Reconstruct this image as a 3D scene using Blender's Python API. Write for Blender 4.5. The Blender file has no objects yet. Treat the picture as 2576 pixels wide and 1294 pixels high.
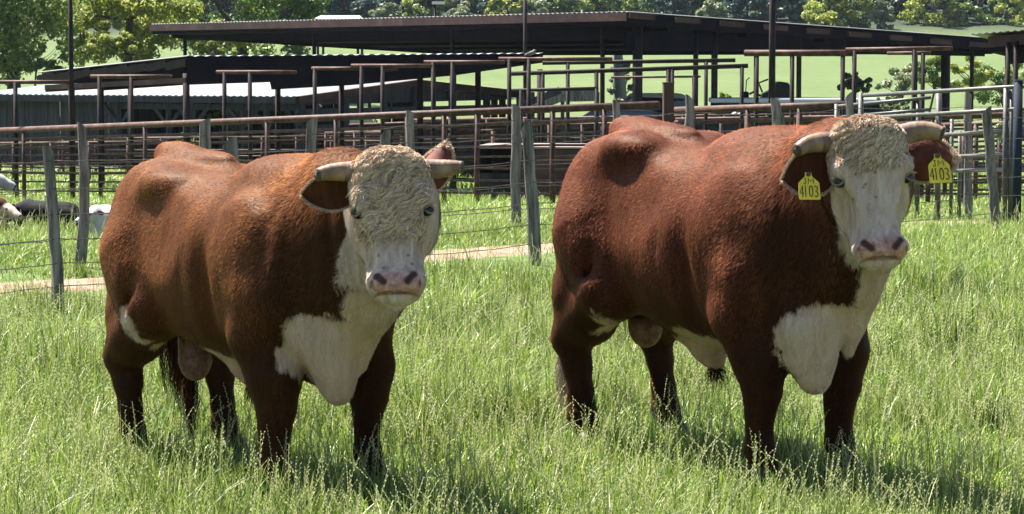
VOX = .0115
import bpy, math, random
import numpy as np
from mathutils import Vector, Matrix
random.seed(7); rng = np.random.default_rng(7)
R = math.radians
scene = bpy.context.scene
col = scene.collection
# ---------------------------------------------------------------- camera, sky, sun, exposure
F_PX, U0, V0, VH = 6700.0, 1288.0, 647.0, 150.0      # focal length in px of a 2576 px wide frame
PITCH = math.atan((V0 - VH) / F_PX)
CAMZ = 2.04
cam_data = bpy.data.cameras.new('camera'); cam = bpy.data.objects.new('camera', cam_data); col.objects.link(cam)
cam.location = (0, 0, CAMZ); cam.rotation_euler = (math.pi / 2 - PITCH, 0, 0)
cam_data.sensor_width = 36.0; cam_data.lens = 36.0 * F_PX / 2576.0
cam_data.clip_start = 0.1; cam_data.clip_end = 4000
scene.camera = cam
cam_data.dof.use_dof = False
SUN_TO = Vector((-0.36, 0.42, 0.90)).normalized()
world = bpy.data.worlds.new('World'); scene.world = world; world.use_nodes = True
wn = world.node_tree; wn.nodes.clear()
sky = wn.nodes.new('ShaderNodeTexSky'); sky.sky_type = 'NISHITA'; sky.sun_disc = False
sky.sun_elevation = math.asin(SUN_TO.z); sky.sun_rotation = math.atan2(SUN_TO.x, SUN_TO.y)
bg = wn.nodes.new('ShaderNodeBackground'); bg.inputs[1].default_value = 0.05
wo = wn.nodes.new('ShaderNodeOutputWorld')
wn.links.new(sky.outputs[0], bg.inputs[0]); wn.links.new(bg.outputs[0], wo.inputs[0])
sl = bpy.data.lights.new('sun', 'SUN'); sl.energy = 5.0; sl.angle = R(0.53); sl.color = (1.0, 0.94, 0.84)
sun = bpy.data.objects.new('sun', sl); col.objects.link(sun)
sun.rotation_euler = SUN_TO.to_track_quat('Z', 'Y').to_euler()
scene.view_settings.view_transform = 'Standard'; scene.view_settings.look = 'None'
scene.view_settings.gamma = 1.0; scene.view_settings.use_curve_mapping = False
scene.view_settings.exposure = 2.28
scene.cycles.max_bounces = 6; scene.cycles.transparent_max_bounces = 8
scene.cycles.diffuse_bounces = 1; scene.cycles.glossy_bounces = 2; scene.cycles.transmission_bounces = 3
scene.cycles.volume_bounces = 0

def P(u, v, Y):
    """world point at distance Y (world y) seen at photograph position (u, v) of a 2576 px wide frame"""
    a, b = (u - U0) / F_PX, -(v - V0) / F_PX
    d = Vector((a, math.cos(PITCH) + b * math.sin(PITCH), -math.sin(PITCH) + b * math.cos(PITCH)))
    return Vector((0, 0, CAMZ)) + d * (Y / d.y)

# ---------------------------------------------------------------- terrain
_gy = np.array([-40, 0, 10, 19, 24, 33, 42, 60, 85, 110, 220, 300, 500, 1000.])
_gz = np.array([-1.07, 0, .267, .505, .56, .17, -.25, -.6, -.35, .4, 3.2, 11, 45, 130.])
_sy = np.linspace(-40, 1000, 10401); _sz = np.interp(_sy, _gy, _gz)
def _gsm(a, s):
    n = int(s * 3); k = np.exp(-0.5 * (np.arange(-n, n + 1) / s) ** 2); k /= k.sum()
    return np.convolve(np.pad(a, n, mode='edge'), k, 'valid')
_sz = _gsm(_sz, 14)
def gz(x, y):
    x = np.asarray(x, float); y = np.asarray(y, float)
    z = np.interp(y, _sy, _sz)
    z = z + 0.02 * np.sin(x * 0.9 + y * .37) * np.sin(y * 0.7 - x * .2) * np.clip((y - 13) / 10, 0, 1)
    w = np.clip((y - 220) / 200, 0, 1)
    return z + w * 6 * np.sin(x * 0.011 + 1.0) + w * 3 * np.sin(x * .031)
def G(x, y): return Vector((x, y, float(gz(x, y))))
def ground_hit(u, v):
    lo, hi = 3., 400.
    for Y in np.linspace(5, 300, 3000):
        p = P(u, v, Y)
        if p.z <= gz(p.x, Y): return p
    return P(u, v, 300)

# ---------------------------------------------------------------- helpers
def link(o): col.objects.link(o); return o
def tag(o, label=None, cat=None, group=None, kind=None):
    if label: o['label'] = label
    if cat: o['category'] = cat
    if group: o['group'] = group
    if kind: o['kind'] = kind
    return o
def empty(name, loc=(0, 0, 0), rz=0, label=None, cat=None, group=None):
    o = link(bpy.data.objects.new(name, None)); o.location = loc; o.rotation_euler = (0, 0, rz); o.empty_display_size = .2
    return tag(o, label, cat, group)
def copy_tree(o, parent=None):
    c = o.copy(); col.objects.link(c); c.parent = parent
    for ch in list(o.children): copy_tree(ch, c)
    return c
def np_mesh(name, V, Fs, mat=None, parent=None, smooth=False, attrs=None, colors=None):
    """V (n,3), Fs: list of arrays (m,k) with k = 3 or 4"""
    me = bpy.data.meshes.new(name)
    V = np.asarray(V, np.float32); me.vertices.add(len(V)); me.vertices.foreach_set('co', V.ravel())
    Fs = [np.asarray(f, np.int32) for f in Fs if len(f)]
    nl = sum(f.size for f in Fs); nf = sum(len(f) for f in Fs)
    me.loops.add(nl); me.loops.foreach_set('vertex_index', np.concatenate([f.ravel() for f in Fs]))
    tot = np.concatenate([np.full(len(f), f.shape[1], np.int32) for f in Fs])
    st = np.concatenate([[0], np.cumsum(tot)[:-1]]).astype(np.int32)
    me.polygons.add(nf); me.polygons.foreach_set('loop_start', st)
    me.polygons.foreach_set('use_smooth', np.full(nf, smooth, bool))
    for k, a in (attrs or {}).items():
        at = me.attributes.new(k, 'FLOAT', 'POINT'); at.data.foreach_set('value', np.asarray(a, np.float32))
    for k, a in (colors or {}).items():
        at = me.attributes.new(k, 'FLOAT_COLOR', 'POINT')
        c = np.ones((len(V), 4), np.float32); c[:, :3] = a; at.data.foreach_set('color', c.ravel())
    me.update(calc_edges=True)
    if mat: me.materials.append(mat)
    o = link(bpy.data.objects.new(name, me))
    if parent: o.parent = parent
    return o
class MB:
    """collects shapes and builds them as one mesh object"""
    def __init__(s): s.V = []; s.F4 = []; s.F3 = []; s.n = 0; s.N = []
    def add(s, V, F):
        V = np.asarray(V, float)
        for f in F:
            g = [i + s.n for i in f]
            (s.F4 if len(g) == 4 else s.F3 if len(g) == 3 else s.N).append(g)
        s.V.append(V); s.n += len(V); return s
    def hexa(s, pts):
        return s.add(pts, [(0, 3, 2, 1), (4, 5, 6, 7), (0, 1, 5, 4), (1, 2, 6, 5), (2, 3, 7, 6), (3, 0, 4, 7)])
    def box(s, c, size, rz=0, jit=0):
        hx, hy, hz = [q / 2 for q in size]
        pts = np.array([(-hx, -hy, -hz), (hx, -hy, -hz), (hx, hy, -hz), (-hx, hy, -hz), (-hx, -hy, hz), (hx, -hy, hz), (hx, hy, hz), (-hx, hy, hz)], float)
        if jit: pts += rng.uniform(-jit, jit, pts.shape)
        ca, sa = math.cos(rz), math.sin(rz)
        q = pts.copy(); q[:, 0] = pts[:, 0] * ca - pts[:, 1] * sa; q[:, 1] = pts[:, 0] * sa + pts[:, 1] * ca
        return s.hexa(q + np.array(c, float))
    def tube(s, pts, rads, n=8, cap=True, flat=1.0):
        pts = [Vector(p) for p in pts]
        if not hasattr(rads, '__len__'): rads = [rads] * len(pts)
        rings = []; prev = None
        for i, p in enumerate(pts):
            t = (pts[min(i + 1, len(pts) - 1)] - pts[max(i - 1, 0)])
            t = t.normalized() if t.length > 1e-9 else Vector((0, 0, 1))
            a = Vector((0, 0, 1)) if abs(t.z) < .9 else Vector((1, 0, 0))
            if prev is not None: a = prev
            x = (a - t * a.dot(t)); x = x.normalized() if x.length > 1e-6 else t.orthogonal().normalized()
            prev = x; y = t.cross(x)
            rings += [p + (x * math.cos(2 * math.pi * k / n) + y * (math.sin(2 * math.pi * k / n) * flat)) * rads[i] for k in range(n)]
        F = []
        for i in range(len(pts) - 1):
            for k in range(n):
                a, b = i * n + k, i * n + (k + 1) % n
                F.append((a, b, b + n, a + n))
        if cap:
            m = (len(pts) - 1) * n
            if n == 4: F += [(3, 2, 1, 0), (m, m + 1, m + 2, m + 3)]
            else: F += [tuple(reversed(range(n))), tuple(range(m, m + n))]
        return s.add([tuple(q) for q in rings], F)
    def bar(s, a, b, r, n=8): return s.tube([a, b], r, n)
    def beam(s, a, b, w, h):
        a, b = Vector(a), Vector(b); t = (b - a).normalized()
        sd = t.cross(Vector((0, 0, 1))); sd = sd.normalized() if sd.length > 1e-5 else Vector((1, 0, 0))
        up = sd.cross(t)
        o = [(-1, -1), (1, -1), (1, 1), (-1, 1)]
        return s.hexa([tuple(a + sd * (i * w / 2) + up * (j * h / 2)) for i, j in o] + [tuple(b + sd * (i * w / 2) + up * (j * h / 2)) for i, j in o])
    def build(s, name, mat=None, parent=None, smooth=False, bevel=0):
        V = np.concatenate(s.V)
        me = bpy.data.meshes.new(name)
        me.from_pydata(V.tolist(), [], s.F4 + s.F3 + s.N); me.update()
        if smooth: me.polygons.foreach_set('use_smooth', np.ones(len(me.polygons), bool))
        if mat: me.materials.append(mat)
        o = link(bpy.data.objects.new(name, me))
        if parent: o.parent = parent
        if bevel:
            b = o.modifiers.new('bevel', 'BEVEL'); b.width = bevel; b.segments = 2; b.limit_method = 'ANGLE'
        return o

# ---------------------------------------------------------------- materials
ALB = 0.52       # all surfaces together, matched to the exposure
def new_mat(name):
    m = bpy.data.materials.new(name); m.use_nodes = True
    nt = m.node_tree; nt.nodes.clear()
    out = nt.nodes.new('ShaderNodeOutputMaterial')
    return m, nt, out
def nd(nt, t, **kw):
    n = nt.nodes.new(t)
    for k, v in kw.items():
        if k.startswith('i_'): n.inputs[int(k[2:])].default_value = v
        else: setattr(n, k, v)
    return n
def ramp(nt, fac, stops):
    r = nt.nodes.new('ShaderNodeValToRGB'); e = r.color_ramp.elements
    while len(e) > 1: e.remove(e[0])
    a = ALB if not any(c == (0, 0, 0) for p, c in stops) else 1.0
    e[0].position = stops[0][0]; e[0].color = (*[q * a for q in stops[0][1]], 1)
    for p, c in stops[1:]:
        q = e.new(p); q.color = (*[k * a for k in c], 1)
    nt.links.new(fac, r.inputs[0]); return r.outputs[0]
def noise(nt, scale, detail=4, rough=.6, stretch=(1, 1, 1), coord='Object', dist=0):
    tc = nt.nodes.new('ShaderNodeTexCoord'); mp = nt.nodes.new('ShaderNodeMapping')
    mp.inputs['Scale'].default_value = stretch; nt.links.new(tc.outputs[coord], mp.inputs[0])
    n = nt.nodes.new('ShaderNodeTexNoise'); n.inputs['Scale'].default_value = scale
    n.inputs['Detail'].default_value = detail; n.inputs['Roughness'].default_value = rough; n.inputs['Distortion'].default_value = dist
    nt.links.new(mp.outputs[0], n.inputs['Vector']); return n.outputs[0]
def math_n(nt, op, a, b=None, clamp=False):
    m = nt.nodes.new('ShaderNodeMath'); m.operation = op; m.use_clamp = clamp
    for i, q in enumerate((a, b)):
        if q is None: continue
        if isinstance(q, (int, float)): m.inputs[i].default_value = q
        else: nt.links.new(q, m.inputs[i])
    return m.outputs[0]
def mixc(nt, f, a, b, mode='MIX'):
    m = nt.nodes.new('ShaderNodeMix'); m.data_type = 'RGBA'; m.blend_type = mode
    if isinstance(f, (int, float)): m.inputs[0].default_value = f
    else: nt.links.new(f, m.inputs[0])
    for i, q in ((6, a), (7, b)):
        if isinstance(q, tuple): m.inputs[i].default_value = (*q, 1)
        else: nt.links.new(q, m.inputs[i])
    return m.outputs[2]
def attr(nt, name):
    a = nt.nodes.new('ShaderNodeAttribute'); a.attribute_name = name; return a
def principled(nt, out, color, rough=.7, spec=.3, metal=0, bump=None, bstr=.3, bdist=.01, **kw):
    p = nt.nodes.new('ShaderNodeBsdfPrincipled')
    if isinstance(color, tuple): p.inputs['Base Color'].default_value = (*color, 1)
    else: nt.links.new(color, p.inputs['Base Color'])
    for k, v in (('Roughness', rough), ('Specular IOR Level', spec), ('Metallic', metal)):
        if isinstance(v, (int, float)): p.inputs[k].default_value = v
        else: nt.links.new(v, p.inputs[k])
    if bump is not None:
        b = nt.nodes.new('ShaderNodeBump'); b.inputs['Strength'].default_value = bstr; b.inputs['Distance'].default_value = bdist
        nt.links.new(bump, b.inputs['Height']); nt.links.new(b.outputs[0], p.inputs['Normal'])
    for k, v in kw.items(): p.inputs[k.replace('_', ' ')].default_value = v
    nt.links.new(p.outputs[0], out.inputs[0]); return p
def simple(name, stops, scale=4, stretch=(1, 1, 1), rough=.7, spec=.3, metal=0, detail=5, bstr=.3, bdist=.01, dist=0, **kw):
    m, nt, out = new_mat(name)
    n = noise(nt, scale, detail, .65, stretch, dist=dist)
    c = ramp(nt, n, stops)
    principled(nt, out, c, rough, spec, metal, bump=n, bstr=bstr, bdist=bdist, **kw)
    return m
M = {}
M['rust_pipe'] = simple('rust_pipe', [(.3, (.05, .022, .018)), (.5, (.10, .042, .032)), (.65, (.18, .095, .075))], 9, rough=.65, spec=.2)
M['dark_pipe'] = simple('dark_pipe', [(.3, (.02, .016, .018)), (.7, (.055, .036, .034))], 6, rough=.7, spec=.12)
M['grey_pipe'] = simple('grey_pipe', [(.3, (.05, .05, .05)), (.5, (.085, .082, .08)), (.7, (.14, .125, .115))], 12, rough=.5, spec=.5)
M['wood_post'] = simple('wood_post', [(.3, (.06, .055, .055)), (.45, (.22, .20, .19)), (.58, (.38, .34, .32)), (.72, (.55, .50, .46))], 7, stretch=(4, 4, .35), rough=.9, spec=.1, detail=8, bstr=.9, bdist=.03)
M['cut_wood'] = simple('cut_wood', [(.3, (.3, .2, .12)), (.7, (.62, .5, .36))], 20, rough=.9)
M['dark_blue'] = simple('dark_blue', [(.3, (.015, .025, .045)), (.7, (.04, .05, .08))], 4, rough=.7, spec=.1)
M['wire'] = simple('wire', [(.4, (.09, .08, .07)), (.6, (.2, .18, .16))], 30, rough=.5, metal=.4)
M['barn_wood'] = simple('barn_wood', [(.3, (.025, .03, .045)), (.5, (.055, .06, .075)), (.7, (.11, .11, .12))], 5, stretch=(3, 3, .2), rough=.9, bstr=.6)
M['purlin'] = simple('purlin', [(.35, (.05, .026, .024)), (.55, (.10, .048, .04)), (.7, (.17, .09, .075))], 1.6, rough=.8)
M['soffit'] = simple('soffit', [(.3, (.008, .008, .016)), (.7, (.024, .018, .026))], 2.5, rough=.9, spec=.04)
# ---------------------------------------------------------------- implicit modelling of animals
def _smi(t, ts, vs, sm=.03):
    a, b = ts[0], ts[-1]; n = 500
    x = np.linspace(a, b, n); v = np.interp(x, ts, vs)
    s = max(1.0, sm / ((b - a) / n)); v = _gsm(v, s)
    return np.interp(t, x, v).astype(np.float32)
class Field:
    def __init__(s, lo, hi, h, fine=None, hf=None):
        """regular grid of step h; inside the box fine = (lo, hi) the step is hf"""
        s.ax = []
        for i in range(3):
            if fine is None: a = np.arange(lo[i], hi[i] + h, h)
            else:
                f0, f1 = max(lo[i], fine[0][i]), min(hi[i], fine[1][i])
                a = np.concatenate([np.linspace(lo[i], f0, max(2, int((f0 - lo[i]) / h) + 1))[:-1], np.linspace(f0, f1, int((f1 - f0) / hf) + 1), np.linspace(f1, hi[i], max(2, int((hi[i] - f1) / h) + 1))[1:]])
            s.ax.append(a.astype(np.float32))
        s.n = np.array([len(a) for a in s.ax]); s.f = np.full(tuple(s.n), 0.5, np.float32)
    def region(s, lo, hi):
        sl = []
        for i in range(3):
            a = int(np.clip(np.searchsorted(s.ax[i], lo[i]) - 1, 0, s.n[i] - 1)); b = int(np.clip(np.searchsorted(s.ax[i], hi[i]) + 1, a + 1, s.n[i]))
            sl.append(slice(a, b))
        X, Y, Z = s.ax[0][sl[0]][:, None, None], s.ax[1][sl[1]][None, :, None], s.ax[2][sl[2]][None, None, :]
        return tuple(sl), X, Y, Z
    def smin(s, sl, d, k):
        a = s.f[sl]; h = np.clip(k - np.abs(a - d), 0, None) / k
        s.f[sl] = np.minimum(a, d) - h * h * k * .25
    def smax(s, sl, d, k):      # carve: keep f outside of d
        a = s.f[sl]; d = -d; h = np.clip(k - np.abs(a - d), 0, None) / k
        s.f[sl] = np.maximum(a, d) + h * h * k * .25
    def cone(s, a, b, ra, rb, k=.04, sc=(1, 1, 1), cut=False):
        a = np.array(a, float); b = np.array(b, float); r = max(ra, rb) * max(1, 1 / min(sc)) + k + .02
        sl, X, Y, Z = s.region(np.minimum(a, b) - r, np.maximum(a, b) + r)
        sc = np.array(sc, float); aa = a * sc; d = (b - a) * sc; L = max(1e-9, d @ d)
        px, py, pz = X * sc[0] - aa[0], Y * sc[1] - aa[1], Z * sc[2] - aa[2]
        t = np.clip((px * d[0] + py * d[1] + pz * d[2]) / L, 0, 1)
        q = np.sqrt((px - t * d[0]) ** 2 + (py - t * d[1]) ** 2 + (pz - t * d[2]) ** 2) - (ra + (rb - ra) * t)
        (s.smax if cut else s.smin)(sl, q.astype(np.float32), k)
    def chain(s, pts, k=.04, sc=(1, 1, 1)):
        for (a, ra), (b, rb) in zip(pts[:-1], pts[1:]): s.cone(a, b, ra, rb, k, sc)
    def ell(s, c, r, k=.04, M3=None, cut=False):
        c = np.array(c, float); R_ = max(r) + k + .02
        sl, X, Y, Z = s.region(c - R_, c + R_)
        if M3 is None: p = (X - c[0], Y - c[1], Z - c[2])
        else:
            p = [(X - c[0]) * M3[i][0] + (Y - c[1]) * M3[i][1] + (Z - c[2]) * M3[i][2] for i in range(3)]
        q = np.sqrt((p[0] / r[0]) ** 2 + (p[1] / r[1]) ** 2 + (p[2] / r[2]) ** 2)
        q2 = np.sqrt((p[0] / r[0] ** 2) ** 2 + (p[1] / r[1] ** 2) ** 2 + (p[2] / r[2] ** 2) ** 2)
        d = q * (q - 1) / np.maximum(q2, 1e-6)
        (s.smax if cut else s.smin)(sl, d.astype(np.float32), k)
    def loft(s, o, A, ts, w, top, bot, p=2.4, k=.05, off=None, sm=.04):
        """o origin, A rows: T (along), S (side), D (depth); half width w, extents top/bot along D"""
        o = np.array(o, float); A = np.array(A, float)
        cs = []
        for t in (ts[0], ts[-1]):
            for q in (-max(w), max(w)):
                for dd in (min(bot), max(top)): cs.append(o + A[0] * t + A[1] * q + A[2] * dd)
        cs = np.array(cs); sl, X, Y, Z = s.region(cs.min(0) - k - .03, cs.max(0) + k + .03)
        px, py, pz = X - o[0], Y - o[1], Z - o[2]
        T = px * A[0][0] + py * A[0][1] + pz * A[0][2]
        S = px * A[1][0] + py * A[1][1] + pz * A[1][2]
        D = px * A[2][0] + py * A[2][1] + pz * A[2][2]
        T = np.broadcast_to(T, D.shape) if T.shape != D.shape else T
        Tc = np.clip(T, ts[0], ts[-1])
        W = _smi(Tc, ts, w, sm); tp = _smi(Tc, ts, top, sm); bt = _smi(Tc, ts, bot, sm)
        if off is not None: S = S - _smi(Tc, ts, off, sm)
        H = (tp - bt) / 2; C = (tp + bt) / 2
        q = ((np.abs(S) / W) ** p + (np.abs(D - C) / H) ** p) ** (1 / p)
        d = (q - 1) * np.minimum(W, H) + np.abs(T - Tc)
        s.smin(sl, d.astype(np.float32), k)
    def mesh(s):
        f = s.f; ins = f < 0
        cnt = np.zeros(tuple(s.n - 1), np.int8); acc = np.zeros(tuple(s.n - 1) + (3,), np.float32)
        nx, ny, nz = s.n
        def cells(di, dj, dk): return (slice(di, nx - 1 + di), slice(dj, ny - 1 + dj), slice(dk, nz - 1 + dk))
        corners = [(i, j, k) for i in (0, 1) for j in (0, 1) for k in (0, 1)]
        for c in corners:
            for ax in range(3):
                if c[ax]: continue
                e = list(c); e[ax] = 1
                a, b = f[cells(*c)], f[cells(*e)]
                m = (a < 0) != (b < 0)
                idx = np.nonzero(m); t = a[idx] / (a[idx] - b[idx])
                cnt[idx] += 1
                for q in range(3): acc[idx + (q,)] += (t if q == ax else c[q])
        act = cnt > 0; ids = -np.ones(act.shape, np.int64); ids[act] = np.arange(act.sum())
        ijk = np.argwhere(act); g_ = ijk + acc[act] / cnt[act][:, None]; V = np.stack([np.interp(g_[:, i], np.arange(s.n[i]), s.ax[i]) for i in range(3)], 1)
        quads = []
        for ax in range(3):
            u_, v_ = [(1, 2), (2, 0), (0, 1)][ax]
            sl0 = [slice(None)] * 3; sl1 = [slice(None)] * 3; sl0[ax] = slice(0, -1); sl1[ax] = slice(1, None)
            a, b = ins[tuple(sl0)], ins[tuple(sl1)]
            idx = np.argwhere(a != b); fl = a[tuple(idx.T)]
            ok = (idx[:, u_] > 0) & (idx[:, v_] > 0) & (idx[:, u_] < s.n[u_] - 1) & (idx[:, v_] < s.n[v_] - 1)
            idx = idx[ok]; fl = fl[ok]
            def cid(du, dv):
                q = idx.copy(); q[:, u_] -= du; q[:, v_] -= dv
                return ids[tuple(q.T)]
            Q = np.stack([cid(1, 1), cid(0, 1), cid(0, 0), cid(1, 0)], 1)
            Q[~fl] = Q[~fl][:, ::-1]
            quads.append(Q)
        return V, np.concatenate(quads)
def relax(V, Q, it=2, lam=.5):
    e = np.concatenate([Q[:, [0, 1]], Q[:, [1, 2]], Q[:, [2, 3]], Q[:, [3, 0]]])
    e = np.unique(np.sort(e, 1), axis=0)
    deg = np.bincount(e.ravel(), minlength=len(V)).astype(float)
    for _ in range(it):
        s = np.stack([np.bincount(e[:, 0], V[e[:, 1], c], len(V)) + np.bincount(e[:, 1], V[e[:, 0], c], len(V)) for c in range(3)], 1)
        V = V + lam * (s / deg[:, None] - V)
    return V
def vnormals(V, Q):
    n = np.cross(V[Q[:, 2]] - V[Q[:, 0]], V[Q[:, 3]] - V[Q[:, 1]])
    N = np.stack([np.bincount(Q.ravel(), np.repeat(n[:, c], 4), len(V)) for c in range(3)], 1)
    return N / np.maximum(np.linalg.norm(N, axis=1, keepdims=True), 1e-12)
def sstep(a, b, x): t = np.clip((x - a) / (b - a), 0, 1); return t * t * (3 - 2 * t)
def vnoise(Pp, scale, seed=0):
    """smooth value noise in -1..1 by summed sines (cheap, seedable)"""
    r = np.random.default_rng(seed); out = np.zeros(len(Pp))
    for _ in range(10):
        k = r.normal(size=3) * scale; out += np.sin(Pp @ k + r.uniform(0, 6.28))
    return out / 3.2

def coat_material(name, red_dark, red, red_light, sheen=(1, .42, .18)):
    m, nt, out = new_mat(name)
    wh = attr(nt, 'white').outputs['Fac']; pk = attr(nt, 'pink').outputs['Fac']; st = attr(nt, 'stain').outputs['Fac']
    nk = attr(nt, 'neck').outputs['Fac']
    fine = noise(nt, 130, 3, .6, (1.0, 1.0, .14), dist=.3); mid = noise(nt, 34, 4, .6, (1, 1, .16), dist=.5); big = noise(nt, 3.2, 3, .5)
    red_c = ramp(nt, mid, [(.3, red_dark), (.5, red), (.72, red_light)])
    red_c = mixc(nt, math_n(nt, 'MULTIPLY', big, .5), red_c, red, 'MIX')
    red_c = mixc(nt, math_n(nt, 'MULTIPLY', attr(nt, 'shade_pigment').outputs['Fac'], .85), red_c, (.006, .002, .0015))  # dark neck hair and underside shade mixed into the coat colour
    cream = ramp(nt, mid, [(.3, (.46, .32, .25)), (.5, (.68, .51, .43)), (.7, (.86, .72, .64))])
    cream = mixc(nt, math_n(nt, 'MULTIPLY', st, .8, True), cream, (.42, .25, .11))
    # jagged hair edge between white and red
    w = math_n(nt, 'ADD', wh, math_n(nt, 'MULTIPLY', math_n(nt, 'SUBTRACT', noise(nt, 38, 3, .6, (1, 1, .35)), .5), .07))
    w = math_n(nt, 'MULTIPLY', w, 60, True)
    c = mixc(nt, w, red_c, cream)
    pinkc = ramp(nt, noise(nt, 45, 5, .7), [(.3, (.22, .085, .08)), (.48, (.56, .27, .23)), (.65, (.80, .50, .44))])
    c = mixc(nt, math_n(nt, 'MULTIPLY', pk, 1.0, True), c, pinkc)
    c = mixc(nt, attr(nt, 'dark').outputs['Fac'], c, (.030, .013, .012))
    folds = noise(nt, 16, 2, .5, (1.0, 1.0, .10), dist=.25)
    h = math_n(nt, 'ADD', math_n(nt, 'MULTIPLY', fine, .35), math_n(nt, 'MULTIPLY', mid, .35))
    h = math_n(nt, 'ADD', h, math_n(nt, 'MULTIPLY', math_n(nt, 'MULTIPLY', folds, nk), 2.6))
    rg = math_n(nt, 'SUBTRACT', .62, math_n(nt, 'MULTIPLY', pk, .2))
    p = principled(nt, out, c, math_n(nt, 'SUBTRACT', .50, math_n(nt, 'MULTIPLY', pk, .1)), math_n(nt, 'ADD', .05, math_n(nt, 'MULTIPLY', pk, .3)), bump=h, bstr=.75, bdist=.012)
    p.inputs['Specular Tint'].default_value = (1, .70, .48, 1)
    nt.links.new(math_n(nt, 'MULTIPLY', math_n(nt, 'SUBTRACT', 1.0, w), .05), p.inputs['Sheen Weight']); p.inputs['Sheen Roughness'].default_value = .5
    p.inputs['Sheen Tint'].default_value = (*sheen, 1)
    gl = nt.nodes.new('ShaderNodeBsdfAnisotropic'); gl.inputs['Roughness'].default_value = .55; gl.inputs[0].default_value = (.85, .44, .24, 1)
    ms = nt.nodes.new('ShaderNodeMixShader'); nt.links.new(math_n(nt, 'MULTIPLY', math_n(nt, 'SUBTRACT', 1.0, w), .006), ms.inputs[0])
    nt.links.new(p.outputs[0], ms.inputs[1]); nt.links.new(gl.outputs[0], ms.inputs[2]); nt.links.new(ms.outputs[0], out.inputs[0])
    return m
M['coat_orange'] = coat_material('coat_orange', (.036, .011, .004), (.078, .026, .009), (.14, .053, .019))
M['coat_red'] = coat_material('coat_red', (.028, .007, .004), (.064, .017, .009), (.118, .036, .019))
def hair_material(name, root, tip, trans=.04, gloss=(.85, .42, .22)):
    m, nt, out = new_mat(name)
    wh = attr(nt, 'white').outputs['Fac']
    t = attr(nt, 'tint').outputs['Fac']; dkp = attr(nt, 'shade_pigment').outputs['Fac']
    rc = mixc(nt, t, root[0], root[1]); wc = mixc(nt, t, tip[0], tip[1])
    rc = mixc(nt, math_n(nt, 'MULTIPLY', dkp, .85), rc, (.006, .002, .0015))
    c = mixc(nt, math_n(nt, 'MULTIPLY', wh, 60, True), rc, wc)
    p0 = nt.nodes.new('ShaderNodeBsdfDiffuse'); nt.links.new(c, p0.inputs[0])
    gl = nt.nodes.new('ShaderNodeBsdfAnisotropic'); gl.inputs['Roughness'].default_value = .62; nt.links.new(mixc(nt, math_n(nt, 'MULTIPLY', wh, 60, True), gloss, (.6, .55, .5)), gl.inputs[0])
    p = nt.nodes.new('ShaderNodeMixShader'); p.inputs[0].default_value = .038; nt.links.new(p0.outputs[0], p.inputs[1]); nt.links.new(gl.outputs[0], p.inputs[2])
    tr = nt.nodes.new('ShaderNodeBsdfTranslucent'); nt.links.new(c, tr.inputs[0])
    ms = nt.nodes.new('ShaderNodeMixShader'); ms.inputs[0].default_value = trans
    nt.links.new(p.outputs[0], ms.inputs[1]); nt.links.new(tr.outputs[0], ms.inputs[2]); nt.links.new(ms.outputs[0], out.inputs[0])
    return m
M['hair_orange'] = hair_material('hair_orange', ((.028, .008, .003), (.30, .115, .042)), ((.30, .22, .17), (.58, .47, .40)))
M['hair_red'] = hair_material('hair_red', ((.024, .006, .004), (.25, .082, .044)), ((.30, .22, .17), (.58, .47, .40)))
M['curl'] = hair_material('curl', ((.20, .125, .08), (.78, .59, .43)), ((.20, .125, .08), (.78, .59, .43)), .06)
M['horn'] = simple('horn', [(.3, (.17, .095, .055)), (.5, (.34, .20, .12)), (.7, (.50, .34, .22))], 14, rough=.42, spec=.4, stretch=(1, 1, 1), bstr=.25)
M['horn_base'] = simple('horn_base', [(.35, (.12, .065, .055)), (.5, (.24, .145, .11)), (.65, (.42, .29, .21))], 12, rough=.6)
M['horn_tip'] = simple('horn_tip', [(.3, (.05, .035, .025)), (.7, (.20, .14, .09))], 40, rough=.8)
M['eye'] = simple('eye', [(.3, (.004, .004, .006)), (.7, (.012, .009, .008))], 10, rough=.3, spec=.3)
M['blue_eye'] = simple('blue_eye', [(.35, (.008, .009, .012)), (.7, (.035, .035, .04))], 40, rough=.3, spec=.3)
M['lid'] = simple('lid', [(.3, (.16, .10, .08)), (.7, (.42, .31, .25))], 30, rough=.6)
M['skin'] = simple('skin', [(.3, (.20, .09, .06)), (.55, (.34, .17, .12)), (.75, (.45, .26, .19))], 16, rough=.6, bstr=.5)
M['ear_in'] = simple('ear_in', [(.3, (.07, .015, .008)), (.55, (.20, .045, .024)), (.75, (.32, .10, .05))], 14, rough=.8, stretch=(1, 1, 1), bstr=.6)
M['hoof'] = simple('hoof', [(.3, (.03, .025, .02)), (.7, (.08, .065, .05))], 20, rough=.6)
M['tag_yellow'] = simple('tag_yellow', [(.3, (1.0, .72, .03)), (.7, (1.25, .92, .06))], 8, rough=.45, spec=.4, bstr=.05)
M['tag_ink'] = simple('tag_ink', [(.3, (.01, .01, .01)), (.7, (.03, .03, .03))], 8, rough=.6)

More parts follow.
